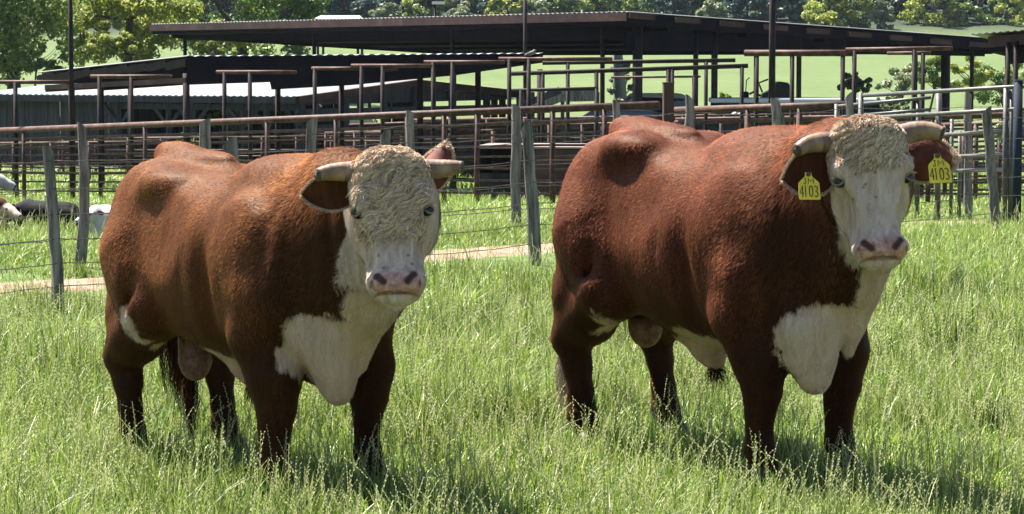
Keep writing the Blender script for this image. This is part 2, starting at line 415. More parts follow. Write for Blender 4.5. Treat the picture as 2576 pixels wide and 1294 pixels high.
def ear_mesh(o, axis, up, length, width, cup, name, parent, mat_in, mat_out, fringe):
    """leaf shaped cupped ear. axis: base to tip, up: across the leaf, face normal = axis x up"""
    axis = Vector(axis).normalized(); up = Vector(up); up = (up - axis * up.dot(axis)).normalized(); nrm = axis.cross(up)
    nt_, ns = 26, 15; V = []; F = []
    for side in (0, 1):
        for i in range(nt_):
            t = i / (nt_ - 1)
            w = width * (0.30 * (1 - t) ** 1.4 + 1.22 * (math.sin(math.pi * min(1, (t ** .88)) ) ** .62) * .72 if 0 < t < 1 else (0.30 if t == 0 else 0.02))
            if t > .999: w = width * .08
            for j in range(ns):
                s_ = j / (ns - 1) * 2 - 1
                c_ = cup * (s_ * s_) * (1 - .45 * t) - cup * .3
                droop = -.10 * length * t * t
                p = Vector(o) + axis * (length * t) + up * (w * s_ * .5 + droop) + nrm * (c_ - side * .012 * (1 - s_ * s_) - .02 * t * t)
                V.append(tuple(p))
    n1 = nt_ * ns
    def q(a, b, c, d, flip): F.append((a, d, c, b) if flip else (a, b, c, d))
    for side in (0, 1):
        for i in range(nt_ - 1):
            for j in range(ns - 1):
                a = side * n1 + i * ns + j
                q(a, a + ns, a + ns + 1, a + 1, side == 0)
    for i in range(nt_ - 1):
        for j in (0, ns - 1):
            a = i * ns + j; q(a, a + ns, a + ns + n1, a + n1, j != 0)
    for j in range(ns - 1):
        a = (nt_ - 1) * ns + j; q(a, a + 1, a + 1 + n1, a + n1, True)
    V = np.array(V)
    e = np_mesh(name, V, [np.array(F)], None, parent, True)
    e.data.materials.append(mat_in); e.data.materials.append(mat_out)
    for k_, v_ in (('white', -.2), ('pink', 0), ('stain', 0), ('neck', 0), ('dark', 0)):
        at_ = e.data.attributes.new(k_, 'FLOAT', 'POINT'); at_.data.foreach_set('value', np.full(len(V), v_, np.float32))
    nf = len(e.data.polygons); mi = np.ones(nf, np.int32)
    mi[:(nt_ - 1) * (ns - 1)] = 0; e.data.polygons.foreach_set('material_index', mi)
    # fringe of hair on the rim and inside
    segs = []; r = np.random.default_rng(5)
    grid = V[:n1].reshape(nt_, ns, 3)
    for _ in range(fringe):
        i = r.integers(2, nt_); j = (0 if r.random() < .5 else ns - 1)
        if r.random() < .25: i = nt_ - 1 - r.integers(0, 3); j = r.integers(0, ns)
        i = min(i, nt_ - 1)
        p = grid[i, j]; q0 = grid[min(i + 1, nt_ - 1), j] if r.random() < .5 else grid[i - 1, j]
        p = p + (q0 - p) * r.random()
        c0 = grid[i, ns // 2]; d = p - c0; d = d / (np.linalg.norm(d) + 1e-6) + np.array(axis) * .6 + r.normal(size=3) * .3
        d /= np.linalg.norm(d); segs.append((p, d * r.uniform(.008, .02)))
    a = np.array([s_[0] for s_ in segs]); d = np.array([s_[1] for s_ in segs]); sd = np.cross(d, r.normal(size=d.shape)); sd /= np.linalg.norm(sd, axis=1)[:, None]
    V2 = np.stack([a - sd * .0016, a + sd * .0016, a + d], 1).reshape(-1, 3)
    np_mesh('ear_hair', V2, [np.arange(len(V2)).reshape(-1, 3)], M['curl'], e, False, {'white': np.ones(len(V2)) * .0, 'tint': np.repeat(r.random(len(a)), 3)})
    return e

def ribbons(pts, wid, seg_w=None):
    """pts (n,k,3) poly-lines -> flat ribbons with two crossed sides"""
    n, k, _ = pts.shape
    t = np.gradient(pts, axis=1); rd = rng.normal(size=(n, 1, 3))
    s = np.cross(t, rd); s /= np.maximum(np.linalg.norm(s, axis=2, keepdims=True), 1e-9)
    w = wid * (1 - .75 * np.linspace(0, 1, k) ** 2)[None, :, None]
    V = np.stack([pts - s * w, pts + s * w], 2).reshape(n * k * 2, 3)
    base = (np.arange(n)[:, None] * k * 2 + np.arange(k - 1)[None, :] * 2).ravel()
    F = np.stack([base, base + 1, base + 3, base + 2], 1)
    return V, F

def make_bull(name, C, yaw, S, head_o, face_dir, roll, label, group, mats, seed, o):
    """C: ground point between the legs, yaw: heading, S: size factor. head_o: poll in local metres"""
    root = empty(name, C, yaw, label, 'bull', group)
    h = o.get('vox', .0095)
    hh0 = np.array(head_o, float)
    Fd = Field((-1.05, -.6, -.05), (1.6, .6, 1.7), h, (hh0 + (-.26, -.27, -.66), hh0 + (.24, .27, .06)), o.get('voxf', .0058))
    I3 = np.eye(3)
    ts = [-.885, -.86, -.80, -.70, -.56, -.38, -.2, 0, .2, .38, .55, .68, .78, .83]
    top = [1.12, 1.19, 1.28, 1.345, 1.365, 1.345, 1.315, 1.295, 1.29, 1.305, 1.31, 1.25, 1.12, .98]
    bot = [.98, .88, .76, .70, .66, .60, .54, .505, .49, .49, .52, .57, .64, .72]
    wid = [.07, .15, .225, .275, .30, .315, .345, .375, .38, .36, .32, .28, .22, .12]
    wid = [q * o.get('w', 1) for q in wid]
    rs = o.get('rs', .07); ts = [q + rs * float(sstep(-.15, -.75, q)) for q in ts]
    Fd.loft((0, 0, 0), [(1, 0, 0), (0, 1, 0), (0, 0, 1)], ts, wid, top, bot, 2.25, .05)
    hx = o.get('hind', [(-.62, -.0), (-.50, 0)]); fx = o.get('fore', [(.56, 0), (.56, 0)])
    wl = o.get('w', 1)
    for i, sg in enumerate((-1, 1)):          # right, left
        dx, dy = hx[i]; yh = sg * .225 * wl + dy
        hipx = -.60 + rs * .7
        # rump, thigh and gaskin
        Fd.ell((hipx - .02, sg * .165, .98), (.25, .145, .33), .06)
        Fd.ell((hipx + .10, sg * .20, .80), (.20, .11, .22), .06)
        fx_, fz_ = o.get('fl', (-.15, 1.08)); Fd.ell((fx_ - .14, sg * .225 * wl, fz_ + .155), (.12, .075, .05), .13)       # hook bone
        st = (dx + .20, sg * .245, .70); hk = (dx - .115, yh, .47); ft = (dx - .045, yh, .15)
        Fd.chain([((hipx, sg * .19, .92), .20), (st, .135)], .08)
        Fd.chain([((hipx - .10, sg * .16, .86), .15), ((dx - .05, sg * .2, .66), .12), (hk, .078)], .05)
        Fd.chain([(st, .12), ((dx + .02, yh, .56), .108), (hk, .076)], .05)
        Fd.cone((hk[0] - .035, yh, .50), (hk[0] - .02, yh, .44), .034, .04, .04)
        Fd.chain([(hk, .074), ((dx - .08, yh, .36), .060), ((dx - .06, yh, .24), .052), (ft, .058), ((dx + .01, yh, .07), .052)], .03)
        # shoulder, arm, knee
        dx, dy = fx[i]; yf = sg * .215 * wl + dy
        sw = o.get('sw', 0); Fd.ell((.50, sg * (.25 + sw) * wl, .95), (.17, .09, .27), .09)
        Fd.ell((.67, sg * (.235 + sw) * wl, .84), (.12, .09, .15), .05)
        Fd.ell((.45, sg * .25 * wl, .76), (.13, .085, .15), .04)
        Fd.chain([((.58, sg * .23 * wl, .82), .145), ((.54, sg * .23 * wl, .66), .125), ((dx, yf, .50), .102), ((dx + .012, yf, .37), .074)], .06)
        Fd.ell((dx + .035, yf, .385), (.045, .055, .06), .03)
        Fd.chain([((dx + .012, yf, .37), .070), ((dx, yf, .29), .056), ((dx - .005, yf, .22), .047), ((dx, yf, .14), .056), ((dx + .04, yf, .07), .054)], .03)
    # spine: slightly raised tail head, loin groove
    tho = o.get('th', (0, 0))
    Fd.ell((-.74 + rs + tho[0], 0, 1.326 + tho[1]), (.12, .045, .052), .06)
    Fd.ell((-.82 + rs + tho[0], 0, 1.31 + tho[1]), (.05, .032, .06), .04)
    Fd.ell((-.42 + rs * .5, 0, 1.34), (.26, .06, .04), .08)
    Fd.ell((.40, 0, 1.27), (.28, .16, .10), .08)
    # flank hollow and folds
    for sg in (-1, 1):
        Fd.ell((fx_ - .02, sg * .42 * wl, fz_), (.15, .055, .12), .15, cut=True)
        Fd.cone((-.35, sg * .385 * wl, .84), (-.40, sg * .30 * wl, .62), .010, .016, .08, cut=True)
        Fd.cone((.27, sg * .43 * wl, 1.10), (.30, sg * .36 * wl, .60), .030, .040, .06, cut=True)
        Fd.cone((.78, sg * .30 * wl, 1.12), (.83, sg * .22 * wl, .78), .025, .03, .07, cut=True)
        for q_ in range(4): Fd.cone((.14 - q_ * .13, sg * .408 * wl, 1.10), (.10 - q_ * .13, sg * .415 * wl, .78), .004, .003, .06, cut=True)
    # brisket
    br = o.get('brisket', (.80, 0, .49))
    Fd.chain([((.70, 0, .84), .20), ((br[0] - .04, br[1], br[2] + .20), .115), ((br[0] - .01, br[1], br[2] + .07), .062), (br, .040)], .09)
    Fd.chain([((.40, 0, .56), .10), ((.62, 0, .54), .075), (br, .040)], .06)
    Fd.chain([((.92, .04, .92), .03), ((.93, .05, .74), .030), ((br[0] + .03, .03, br[2] + .10), .025)], .03)
    Fd.chain([((.90, -.08, .86), .03), ((.86, -.09, .70), .028), ((br[0] - .06, -.05, br[2] + .10), .02)], .03)
    # scrotum and sheath
    sz = o.get('sc', 0); Fd.chain([((-.44, 0, .66 + sz), .08), ((-.44, 0, .53 + sz), .066), ((-.43, 0, .45 + sz), .071), ((-.43, 0, .42 + sz), .060)], .03)
    Fd.chain([((-.1, 0, .55), .08), ((.02, 0, .47), .06), ((.06, 0, .42), .035)], .06)
    # head frame
    ho = np.array(head_o, float); fd = np.array(face_dir, float); fd /= np.linalg.norm(fd)
    T = np.array([0, 0, -1.0]) - fd * (-fd[2]); T /= np.linalg.norm(T)
    Sx = np.cross(fd, T); Sx /= np.linalg.norm(Sx)            # towards the animal's own left
    cr, sr = math.cos(roll), math.sin(roll)
    T, Sx = T * cr + Sx * sr, Sx * cr - T * sr
    HS = o.get('hs', 1.0); HL = o.get('hl', .86)
    HA = np.array([T, Sx, fd])
    def H(t, s_, f): return ho + (T * t * HL + Sx * s_ + fd * f) * HS
    # neck
    wc = np.array((.42, 0, 1.13)); pb = H(.10, 0, -.20); jb = H(.30, 0, -.25)
    crest = o.get('crest', (.80, -.02, 1.24))
    Fd.chain([((.30, 0, 1.12), .20), (tuple(crest), .155), (tuple(pb), .135)], .10)
    mid = (np.array((.72, 0, .95)) + jb) / 2
    Fd.chain([((.48, 0, .95), .30), (tuple((np.array((.70, 0, 1.02)))), .245), (tuple(H(.22, 0, -.22)), .165)], .12, (1, 1, 1))
    Fd.chain([((.68, 0, .78), .22), (tuple(mid + (0, 0, -.12)), .165), (tuple(H(.34, 0, -.20)), .11)], .09)
    Fd.chain([(tuple(H(.46, 0, -.16)), .05), (tuple(mid + (.08, 0, -.20)), .055), ((.86, 0, .66), .06)], .07)     # dewlap
    # head
    ws = o.get('hw', 1.0)
    tt = [-.015, .01, .05, .11, .17, .24, .31, .38, .45, .52, .58, .635, .665]
    hw = [.06, .115, .150, .163, .160, .154, .143, .130, .118, .112, .117, .108, .07]
    ftp = [-.05, -.01, .022, .034, .034, .024, .016, .012, .012, .02, .026, .01, -.02]
    fbt = [-.15, -.18, -.21, -.235, -.25, -.265, -.27, -.235, -.19, -.165, -.15, -.13, -.10]
    Fd.loft(H(0, 0, 0), HA, [q * HS * HL for q in tt], [q * ws * HS for q in hw], [q * HS for q in ftp], [q * HS for q in fbt], 2.5, .045, sm=.025)
    Ml = [list(T), list(Sx), list(fd)]
    def HE(c, r, k=.03, cut=False): Fd.ell(H(*c), [r[0] * HS * (HL if r[0] > .03 else 1), r[1] * HS, r[2] * HS], k, Ml, cut)
    for sg in (-1, 1):
        HE((.27, sg * .112, -.185), (.14, .05, .09), .05)         # cheek
        HE((.205, sg * .135, -.005), (.05, .035, .035), .04)       # brow
        HE((.335, sg * .098, -.012), (.09, .03, .032), .04)        # below the eye
        HE((.262, sg * .158, -.006), (.024, .020, .022), .022, True)       # socket
        HE((.595, sg * .066, -.004), (.048, .042, .040), .03)       # nostril wing
        Fd.cone(H(.568, sg * .074, .032), H(.602, sg * .048, .046), .013 * HS, .015 * HS, .006, cut=True)      # nostril
        Fd.cone(H(.570, sg * .076, .03), H(.60, sg * .088, .014), .008 * HS, .006 * HS, .008, cut=True)
        HE((.622, sg * .096, .010), (.034, .006, .022), .008, True)
        Fd.cone(H(.285, sg * .135, .012), H(.40, sg * .105, -.01), .006, .004, .015, cut=True)
        Fd.cone(H(.30, sg * .150, -.05), H(.47, sg * .115, -.07), .010, .008, .03, cut=True)
        HE((.42, sg * .118, -.04), (.10, .020, .04), .05, True)    # hollow in front of the cheek
    HE((.600, 0, .006), (.055, .075, .034), .03)                   # nose pad
    HE((.652, 0, .012), (.004, .070, .022), .006, True)            # mouth line
    HE((.668, 0, -.046), (.024, .060, .045), .012)                  # chin
    HE((.02, 0, -.02), (.06, .12, .06), .06)                       # poll
    V, Q = Fd.mesh()
    V = relax(V, Q, 2, .5); N = vnormals(V, Q)
    # soft muscle and skin relief
    nk = sstep(.42, .75, V[:, 0]) * sstep(.60, .82, V[:, 2])
    hd = (V - ho) @ HA.T / HS / (HL, 1, 1)       # head coordinates
    inhead = (hd[:, 2] > -.17) & (hd[:, 0] > -.06) & (hd[:, 0] < .76) & (np.abs(hd[:, 1]) < .24)
    nk = nk * (~inhead)
    V = V + N * (.004 * vnoise(V, 9, seed))[:, None]
    V = V + N * (np.clip(vnoise(V * (1, 1, .07), 34, seed + 1), -1, 1) * .006 * nk)[:, None]
    cto = o.get('curl_to', .34); cu = o.get('curl', 1.0)
    def phase(h):
        return 2 * math.pi * (h[:, 0] * .8 + h[:, 1] * .6) / .026 + 3.4 * vnoise(h, 22, seed + 50) + 2.4 * vnoise(h, 55, seed + 51)
    cm = sstep(cto + .07, cto - .09, hd[:, 0] + .35 * np.clip(np.abs(hd[:, 1]) - .06, 0, 1) * (hd[:, 0] > .12)) * sstep(.165, .125, np.abs(hd[:, 1]) + .12 * np.clip(hd[:, 0] - .14, 0, .14)) * sstep(-.16, -.09, hd[:, 2]) * inhead
    for sg in (-1, 1): cm = cm * sstep(.035, .06, np.linalg.norm((hd - (.258, sg * .145, -.01)), axis=1))
    V = V + N * ((.004 + .0054 * np.sin(phase(hd)) + .003 * np.sin(1.7 * phase(hd) + 2 * vnoise(hd, 30, seed + 52))) * cm * (.45 + .55 * cu))[:, None]
    N = vnormals(V, Q)
    # white markings: positive inside
    nz = vnoise(V, 14, seed + 2) * .013 + vnoise(V, 40, seed + 3) * .006
    w_head = np.minimum(hd[:, 2] + o.get('jaw', (.17, .15))[0] + o.get('jaw', (.17, .15))[1] * sstep(.2, .6, hd[:, 0]), .2) 
    w_head = np.where((hd[:, 0] > -.2) & (hd[:, 0] < 1.0), np.minimum(w_head, .24 - np.abs(hd[:, 1])), -.2)
    w_head = np.minimum(w_head, V[:, 0] - .6)
    cw = o['chest']
    def ellm(c, r): return (1 - np.sqrt((((V - c) / r) ** 2).sum(1))) * min(r)
    w_chest = np.max([ellm(np.array(c), np.array(r)) for c, r in cw], axis=0)
    legred = np.minimum(.135 - np.hypot(V[:, 0] - .53, np.abs(V[:, 1]) - .25), .60 - V[:, 2])
    w_chest = np.minimum(w_chest, -legred * 1.0)
    w_belly = np.minimum(np.minimum(.56 + .02 * np.sin(V[:, 0] * 9) - V[:, 2], .26 - np.abs(V[:, 1])), np.minimum(V[:, 0] + .42, .42 - V[:, 0]))
    w_belly = np.minimum(w_belly, np.linalg.norm((V - (-.45, 0, .46)) / (1, 1, 1.3), axis=1) - .15)
    w_fl = np.max([ellm(np.array(c), np.array(r)) for c, r in o['flank']], axis=0)
    white = np.max([w_head, w_chest, w_belly, w_fl], axis=0) + nz
    white = np.where((V[:, 2] < .34) & ~inhead, -.1, white)
    pink = .9 * sstep(.535, .57, hd[:, 0]) * sstep(.115, .085, np.abs(hd[:, 1])) * sstep(-.03, .0, hd[:, 2]) * sstep(.665, .645, hd[:, 0])
    skin = np.exp(-(((V - (-.45, 0, .44)) / (.12, .12, .14)) ** 2).sum(1) * 1.2) * (V[:, 2] < .56) + np.exp(-(((V - (.05, 0, .43)) / (.07, .06, .05)) ** 2).sum(1))
    pink = np.clip(pink + np.clip(skin * 1.2, 0, .42), 0, 1)
    dark = np.zeros(len(V))
    for sg in (-1, 1):
        for t_ in (0, .35, .7, 1): dark = np.maximum(dark, sstep(.021, .009, np.linalg.norm((hd - (.568 + .034 * t_, sg * (.074 - .026 * t_), .026 + .014 * t_)) * (HL, 1, 1), axis=1)))
        dark = np.maximum(dark, .75 * sstep(1.5, .8, np.sqrt((((hd - (.258, sg * .150, -.01)) / (.022, .03, .034)) ** 2).sum(1))))
    dark = np.maximum(dark, .45 * sstep(.008, .003, np.abs(hd[:, 0] - .648 - .1 * hd[:, 1] ** 2 * 10)) * (np.abs(hd[:, 1]) < .10) * (hd[:, 2] > -.06))
    rs_ = np.random.default_rng(seed + 40)
    for _ in range(9): dark = np.maximum(dark, .7 * sstep(.009, .004, np.linalg.norm(hd[:, :2] - (rs_.uniform(.15, .55), rs_.uniform(-.12, .12)), axis=1)) * (hd[:, 2] > -.05))
    stain = np.zeros(len(V))
    for sg in (-1, 1):
        stain += np.exp(-(((hd - (.315, sg * .115, .01)) / (.05, .018, .04)) ** 2).sum(1)) * .9
        stain += np.exp(-(((hd - (.40, sg * .13, -.06)) / (.12, .03, .07)) ** 2).sum(1)) * .45
    stain += .35 * sstep(.25, .05, hd[:, 0]) * (white > 0) * (hd[:, 0] > -.1) * (hd[:, 2] > -.2)
    stain += .8 * (w_chest > w_head) * np.clip(vnoise(V, 6, seed + 9) * .4 + .6, 0, 1)
    pg = np.maximum(sstep(.50, .78, V[:, 0]) * sstep(1.34, 1.0, V[:, 2]), sstep(.92, .46, V[:, 2]))  # dark neck, plus shade painted over legs, belly and lower flanks
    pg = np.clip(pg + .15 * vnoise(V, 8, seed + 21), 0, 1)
    body = np_mesh('body', V, [Q], M[mats[0]], root, True, {'white': white, 'pink': pink, 'stain': np.clip(stain, 0, 1), 'neck': nk, 'dark': dark, 'shade_pigment': pg})
    # ---- hair coat: short strands over the whole skin
    r = np.random.default_rng(seed)
    A4 = V[Q]; ar = np.linalg.norm(np.cross(A4[:, 2] - A4[:, 0], A4[:, 3] - A4[:, 1]), axis=1)
    Nq = N[Q].mean(1)
    # more hair where it faces the viewer or the outline
    nh = o.get('nhair', 230000)
    fi = r.choice(len(Q), nh, p=ar / ar.sum())
    a, b = r.random((2, nh, 1))
    p = (A4[fi, 0] * (1 - a) + A4[fi, 1] * a) * (1 - b) + (A4[fi, 3] * (1 - a) + A4[fi, 2] * a) * b
    n_ = Nq[fi]; wv = white[Q[fi, 0]]; pv = pink[Q[fi, 0]]; hv = inhead[Q[fi, 0]]; nv = nk[Q[fi, 0]]; pg_ = pg[Q[fi, 0]]
    keep = (pv < .3) & (dark[Q[fi, 0]] < .3); p, n_, wv, hv, nv = p[keep], n_[keep], wv[keep], hv[keep], nv[keep]; nh = len(p)
    flow = np.tile(np.array([-.55, 0, -1.0]), (nh, 1)); flow[hv] = T
    flow = flow + np.stack([vnoise(p, 7, seed + 4), vnoise(p, 7, seed + 5), vnoise(p, 7, seed + 6)], 1) * .45 + r.normal(size=(nh, 3)) * .22
    flow -= n_ * (flow * n_).sum(1, keepdims=True); flow /= np.linalg.norm(flow, axis=1, keepdims=True)
    L = r.uniform(.010, .022, nh)[:, None] * np.where(hv, .75, 1.0)[:, None] * (1 + .6 * nv[:, None])
    d = (flow + n_ * r.uniform(.18, .42, (nh, 1))) ; d /= np.linalg.norm(d, axis=1, keepdims=True)
    sd = np.cross(d, n_ + r.normal(size=(nh, 3)) * .3); sd /= np.linalg.norm(sd, axis=1, keepdims=True)
    p = p - n_ * .002
    Vh = np.stack([p - sd * .0010, p + sd * .0010, p + d * L], 1).reshape(-1, 3)
    clump = np.clip(.47 + .30 * vnoise(p * (1, 1, .22), 30, seed + 7) + .16 * vnoise(p * (1, 1, .5), 9, seed + 8) + r.normal(size=nh) * .20, 0, 1)
    tint = np.repeat(clump, 3)
    ch = np_mesh('coat_hair', Vh, [np.arange(nh * 3).reshape(-1, 3)], M[mats[1]], root, False, {'white': np.repeat(wv, 3), 'tint': tint, 'shade_pigment': np.repeat(pg_[keep], 3)})
    ch['kind'] = 'stuff'
    # ---- curly forelock: short strands that follow the waves of the skin
    nc = o.get('ncurl', 26000)
    wq = cm[Q].mean(1) * ar; wq = np.where(((Nq @ fd > -.35) | (Nq[:, 2] > .2)), wq, 0); wq /= wq.sum()
    fi = r.choice(len(Q), nc, p=wq); a, b = r.random((2, nc, 1))
    p = (A4[fi, 0] * (1 - a) + A4[fi, 1] * a) * (1 - b) + (A4[fi, 3] * (1 - a) + A4[fi, 2] * a) * b; n_ = Nq[fi]
    hc = (p - ho) @ HA.T / HS / (HL, 1, 1); e_ = .002
    ga = (phase(hc + (e_, 0, 0)) - phase(hc)) / e_; gb = (phase(hc + (0, e_, 0)) - phase(hc)) / e_
    fl = -gb[:, None] * T + ga[:, None] * Sx; fl /= np.maximum(np.linalg.norm(fl, axis=1, keepdims=True), 1e-6)
    fl = fl * np.where(fl @ T > 0, 1, -1)[:, None] + T * .25 + r.normal(size=(nc, 3)) * .16
    fl -= n_ * (fl * n_).sum(1, keepdims=True); fl /= np.linalg.norm(fl, axis=1, keepdims=True)
    sd = np.cross(fl, n_); K = 5; tK = np.linspace(0, 1, K)[None, :, None]
    ln = r.uniform(.014, .034, (nc, 1, 1)) * (.6 + .4 * cu); ph = np.where(np.sin(phase(hc)) > 0, 1., -1.)[:, None, None]
    pts = p[:, None] + fl[:, None] * ln * tK + sd[:, None] * .0055 * cu * ph * tK ** 2 + n_[:, None] * (.0065 * np.sin(tK * math.pi * .8) + .0015 * r.random((nc, 1, 1)) * 3 * tK)
    Vc, Fc = ribbons(pts, .00135)
    tn = np.clip(.55 + .22 * np.sin(phase(hc)) + .18 * vnoise(p, 12, seed + 15) + r.normal(size=nc) * .14, 0, 1)  # crests lighter, valleys darker: shading of the waves painted into the tint
    tn = np.clip(np.repeat(tn, K * 2) * (.75 + .35 * np.tile(np.repeat(np.linspace(0, 1, K), 2), nc)), 0, 1)
    fk = np_mesh('forelock', Vc, [Fc], M['curl'], root, False, {'white': np.ones(len(Vc)), 'tint': tn}); fk['kind'] = 'stuff'
    # ---- eyes
    for sg in (-1, 1):
        c = H(.258, sg * .1395, -.010); er = .0245 * HS
        mb = MB(); 
        nr, ns = 10, 16; VV = []; FF = []
        for i in range(nr + 1):
            for j in range(ns):
                th, fi_ = math.pi * i / nr, 2 * math.pi * j / ns
                VV.append(c + er * np.array([math.sin(th) * math.cos(fi_), math.sin(th) * math.sin(fi_), math.cos(th)]))
        for i in range(nr):
            for j in range(ns):
                FF.append((i * ns + j, (i + 1) * ns + j, (i + 1) * ns + (j + 1) % ns, i * ns + (j + 1) % ns))
        mb.add(VV, FF); ey = mb.build('eye', M[o.get('eyem', 'eye')], root, True)
        # lids: two arcs over the ball
        ax = (Sx * sg * .55 + fd * .83); ax /= np.linalg.norm(ax); sx = np.cross(T, ax); sx /= np.linalg.norm(sx); upv = np.cross(ax, sx)
        if upv @ T > 0: upv = -upv
        for k_, (lift, nm, rr) in enumerate(((.72, 'upper_lid', .006), (-.66, 'lower_lid', .005))):
            arc = []
            for q in np.linspace(-1.15, 1.15, 9):
                el = lift * math.cos(q * 1.25)
                dv = ax * math.cos(q) * math.cos(el) + sx * math.sin(q) + upv * math.sin(el) * math.cos(q)
                arc.append(tuple(c + dv / np.linalg.norm(dv) * er * 1.06))
            MB().tube(arc, [rr * HS * f_ for f_ in (.5, .8, 1, 1, 1, 1, 1, .8, .5)], 7).build(nm, M['lid'], ey, True)
        if sg: 
            # pale lashes
            lp = []
            for q in np.linspace(-.9, .9, 12):
                dv = ax * math.cos(q) * .75 + sx * math.sin(q) + upv * .65
                b0 = c + dv / np.linalg.norm(dv) * er * 1.1; dd = dv + upv * -.5 + ax * .9 + sx * q * .6; dd /= np.linalg.norm(dd)
                lp.append(np.stack([b0 + dd * .02 * HS * t_ for t_ in np.linspace(0, 1, 4)]))
            Vl, Fl = ribbons(np.array(lp), .0009); np_mesh('eyelash', Vl, [Fl], M['curl'], ey, False, {'white': np.ones(len(Vl)), 'tint': np.ones(len(Vl))})
    # ---- horns
    for sg, hn in ((-1, o['horn_r']), (1, o['horn_l'])):
        pts = [H(q[0], q[1] * (1 if abs(q[1]) < .15 else .955), q[2]) for q in hn]; rr = [q[3] * HS for q in hn]
        # resample smoothly
        n = 22; x = np.linspace(0, len(pts) - 1, n); pa = np.array(pts)
        pp = np.stack([_smi(x, list(range(len(pts))), pa[:, c], .35) for c in range(3)], 1); pp[0] = pa[0]; pp[-1] = pa[-1]
        ra = _smi(x, list(range(len(pts))), rr, .35) * (1 + .02 * np.sin(np.arange(n) * 2.3))
        hb = MB().tube([tuple(q) for q in pp[:n - 1]], list(ra[:n - 1]), 20, cap=False, flat=.86).build('horn', M['horn'], root, True)
        hb.data.materials.append(M['horn_base']); 
        mi = np.zeros(len(hb.data.polygons), np.int32); mi[:20 * 8] = 1; hb.data.polygons.foreach_set('material_index', mi)
        e = pp[-2]; dr = pp[-2] - pp[-3]; dr /= np.linalg.norm(dr)
        # sawn hollow tip
        MB().tube([tuple(e - dr * .001), tuple(e + dr * .006), tuple(e + dr * .007), tuple(e - dr * .012), tuple(e - dr * .014)],
                  [ra[-2] * 1.03, ra[-2] * 1.0, ra[-2] * .72, ra[-2] * .6, ra[-2] * .02], 20, cap=False, flat=.86).build('horn_tip', M['horn_tip'], hb, True)
    # ---- ears
    ears = []
    for e in o['ears']:
        ears.append(ear_mesh(H(*e['o']), T * e['ax'][0] + Sx * e['ax'][1] + fd * e['ax'][2], T * e['up'][0] + Sx * e['up'][1] + fd * e['up'][2],
                 e['len'] * HS, e['wid'] * HS, e.get('cup', .035), 'ear', root, M['ear_in'], M[mats[0]] if not e.get('pale') else M['curl'], 2600))
    # ---- tail with switch
    tp = [(-.82 + rs, 0, 1.29), (-.865 + rs, .0, 1.25), (-.90 + rs, .01, 1.10), (-.90 + rs, .02, .90), (-.89, .04, .70)] + o['tail']
    n = 30; x = np.linspace(0, len(tp) - 1, n); pa = np.array(tp, float)
    pp = np.stack([_smi(x, list(range(len(tp))), pa[:, c], .35) for c in range(3)], 1)
    tl = MB().tube([tuple(q) for q in pp], list(np.interp(np.linspace(0, 1, n), [0, .1, .4, .75, 1], [.034, .030, .021, .015, .006])), 10).build('tail', M[mats[2]], root, True)
    ns = 800; t0 = r.uniform(.62, 1.0, ns); K = 7
    b0 = np.stack([np.interp(t0 * (n - 1), np.arange(n), pp[:, c]) for c in range(3)], 1)
    gd = pp[-1] - pp[-6]; gd /= np.linalg.norm(gd); tK = np.linspace(0, 1, K)[None, :, None]
    spread = r.normal(size=(ns, 3)) * .018
    ln = r.uniform(.16, .32, (ns, 1, 1)) * (.6 + .5 * (1 - t0[:, None, None]) + .25)
    pts = b0[:, None] + (gd[None, None] * .35 + np.array([.08, -.02, -1.0])[None, None]) * ln * tK + spread[:, None] * np.sin(tK * 2.4) * 1.0 + .006 * np.sin(tK * 14 + r.uniform(0, 6, (ns, 1, 1)))
    Vt, Ft = ribbons(pts, .0018)
    sw = np_mesh('switch', Vt, [Ft], M[mats[1]], tl, False, {'white': np.full(len(Vt), -.1 if not o.get('pale_tail') else .1), 'tint': np.repeat(r.random(ns) * .4, K * 2), 'shade_pigment': np.ones(len(Vt))}); sw['kind'] = 'stuff'
    # sheath hair tuft
    ns = 160; tK = np.linspace(0, 1, 5)[None, :, None]
    b0 = np.array([.06, 0, .40]) + r.normal(size=(ns, 3)) * (.014, .014, .006)
    pts = b0[:, None] + (np.array([.12, 0, -1.0]) + r.normal(size=(ns, 3)) * .4)[:, None] * r.uniform(.04, .08, (ns, 1, 1)) * tK
    Vt, Ft = ribbons(pts, .0014); np_mesh('sheath_hair', Vt, [Ft], M['hair_red'], root, False, {'white': np.full(len(Vt), -.1), 'tint': np.zeros(len(Vt))})
    # hooves
    for i, (q, sg) in enumerate(((hx[0], -1), (hx[1], 1), (fx[0], -1), (fx[1], 1))):
        y_ = sg * (.225 if i < 2 else .215) * wl + q[1]; x_ = q[0] + (.03 if i < 2 else .05)
        mb = MB()
        for s2 in (-1, 1):
            mb.tube([(x_ - .01, y_ + s2 * .028, .075), (x_ + .01, y_ + s2 * .031, .04), (x_ + .02, y_ + s2 * .033, .0)], [.032, .037, .042], 10)
        mb.build('hoof', M['hoof'], root, True)
    # ---- ear tags with lettering
    for tg in o.get('tags', []):
        ei = tg['ear']; c0 = np.array(H(*tg['o'])); ax = T * tg['down'][0] + Sx * tg['down'][1] + fd * tg['down'][2]; ax /= np.linalg.norm(ax)
        nr = T * tg['n'][0] + Sx * tg['n'][1] + fd * tg['n'][2]; nr = nr - ax * (nr @ ax); nr /= np.linalg.norm(nr); rt = np.cross(-ax, nr); 
        # outline: neck then bell shaped plate (units metres, y down)
        ol = [(-.011, 0), (.011, 0), (.013, .016), (.034, .036), (.038, .042), (.040, .098), (.037, .104), (-.037, .104), (-.040, .098), (-.038, .042), (-.034, .036), (-.013, .016)]
        sc = tg.get('s', 1.0); VV = []
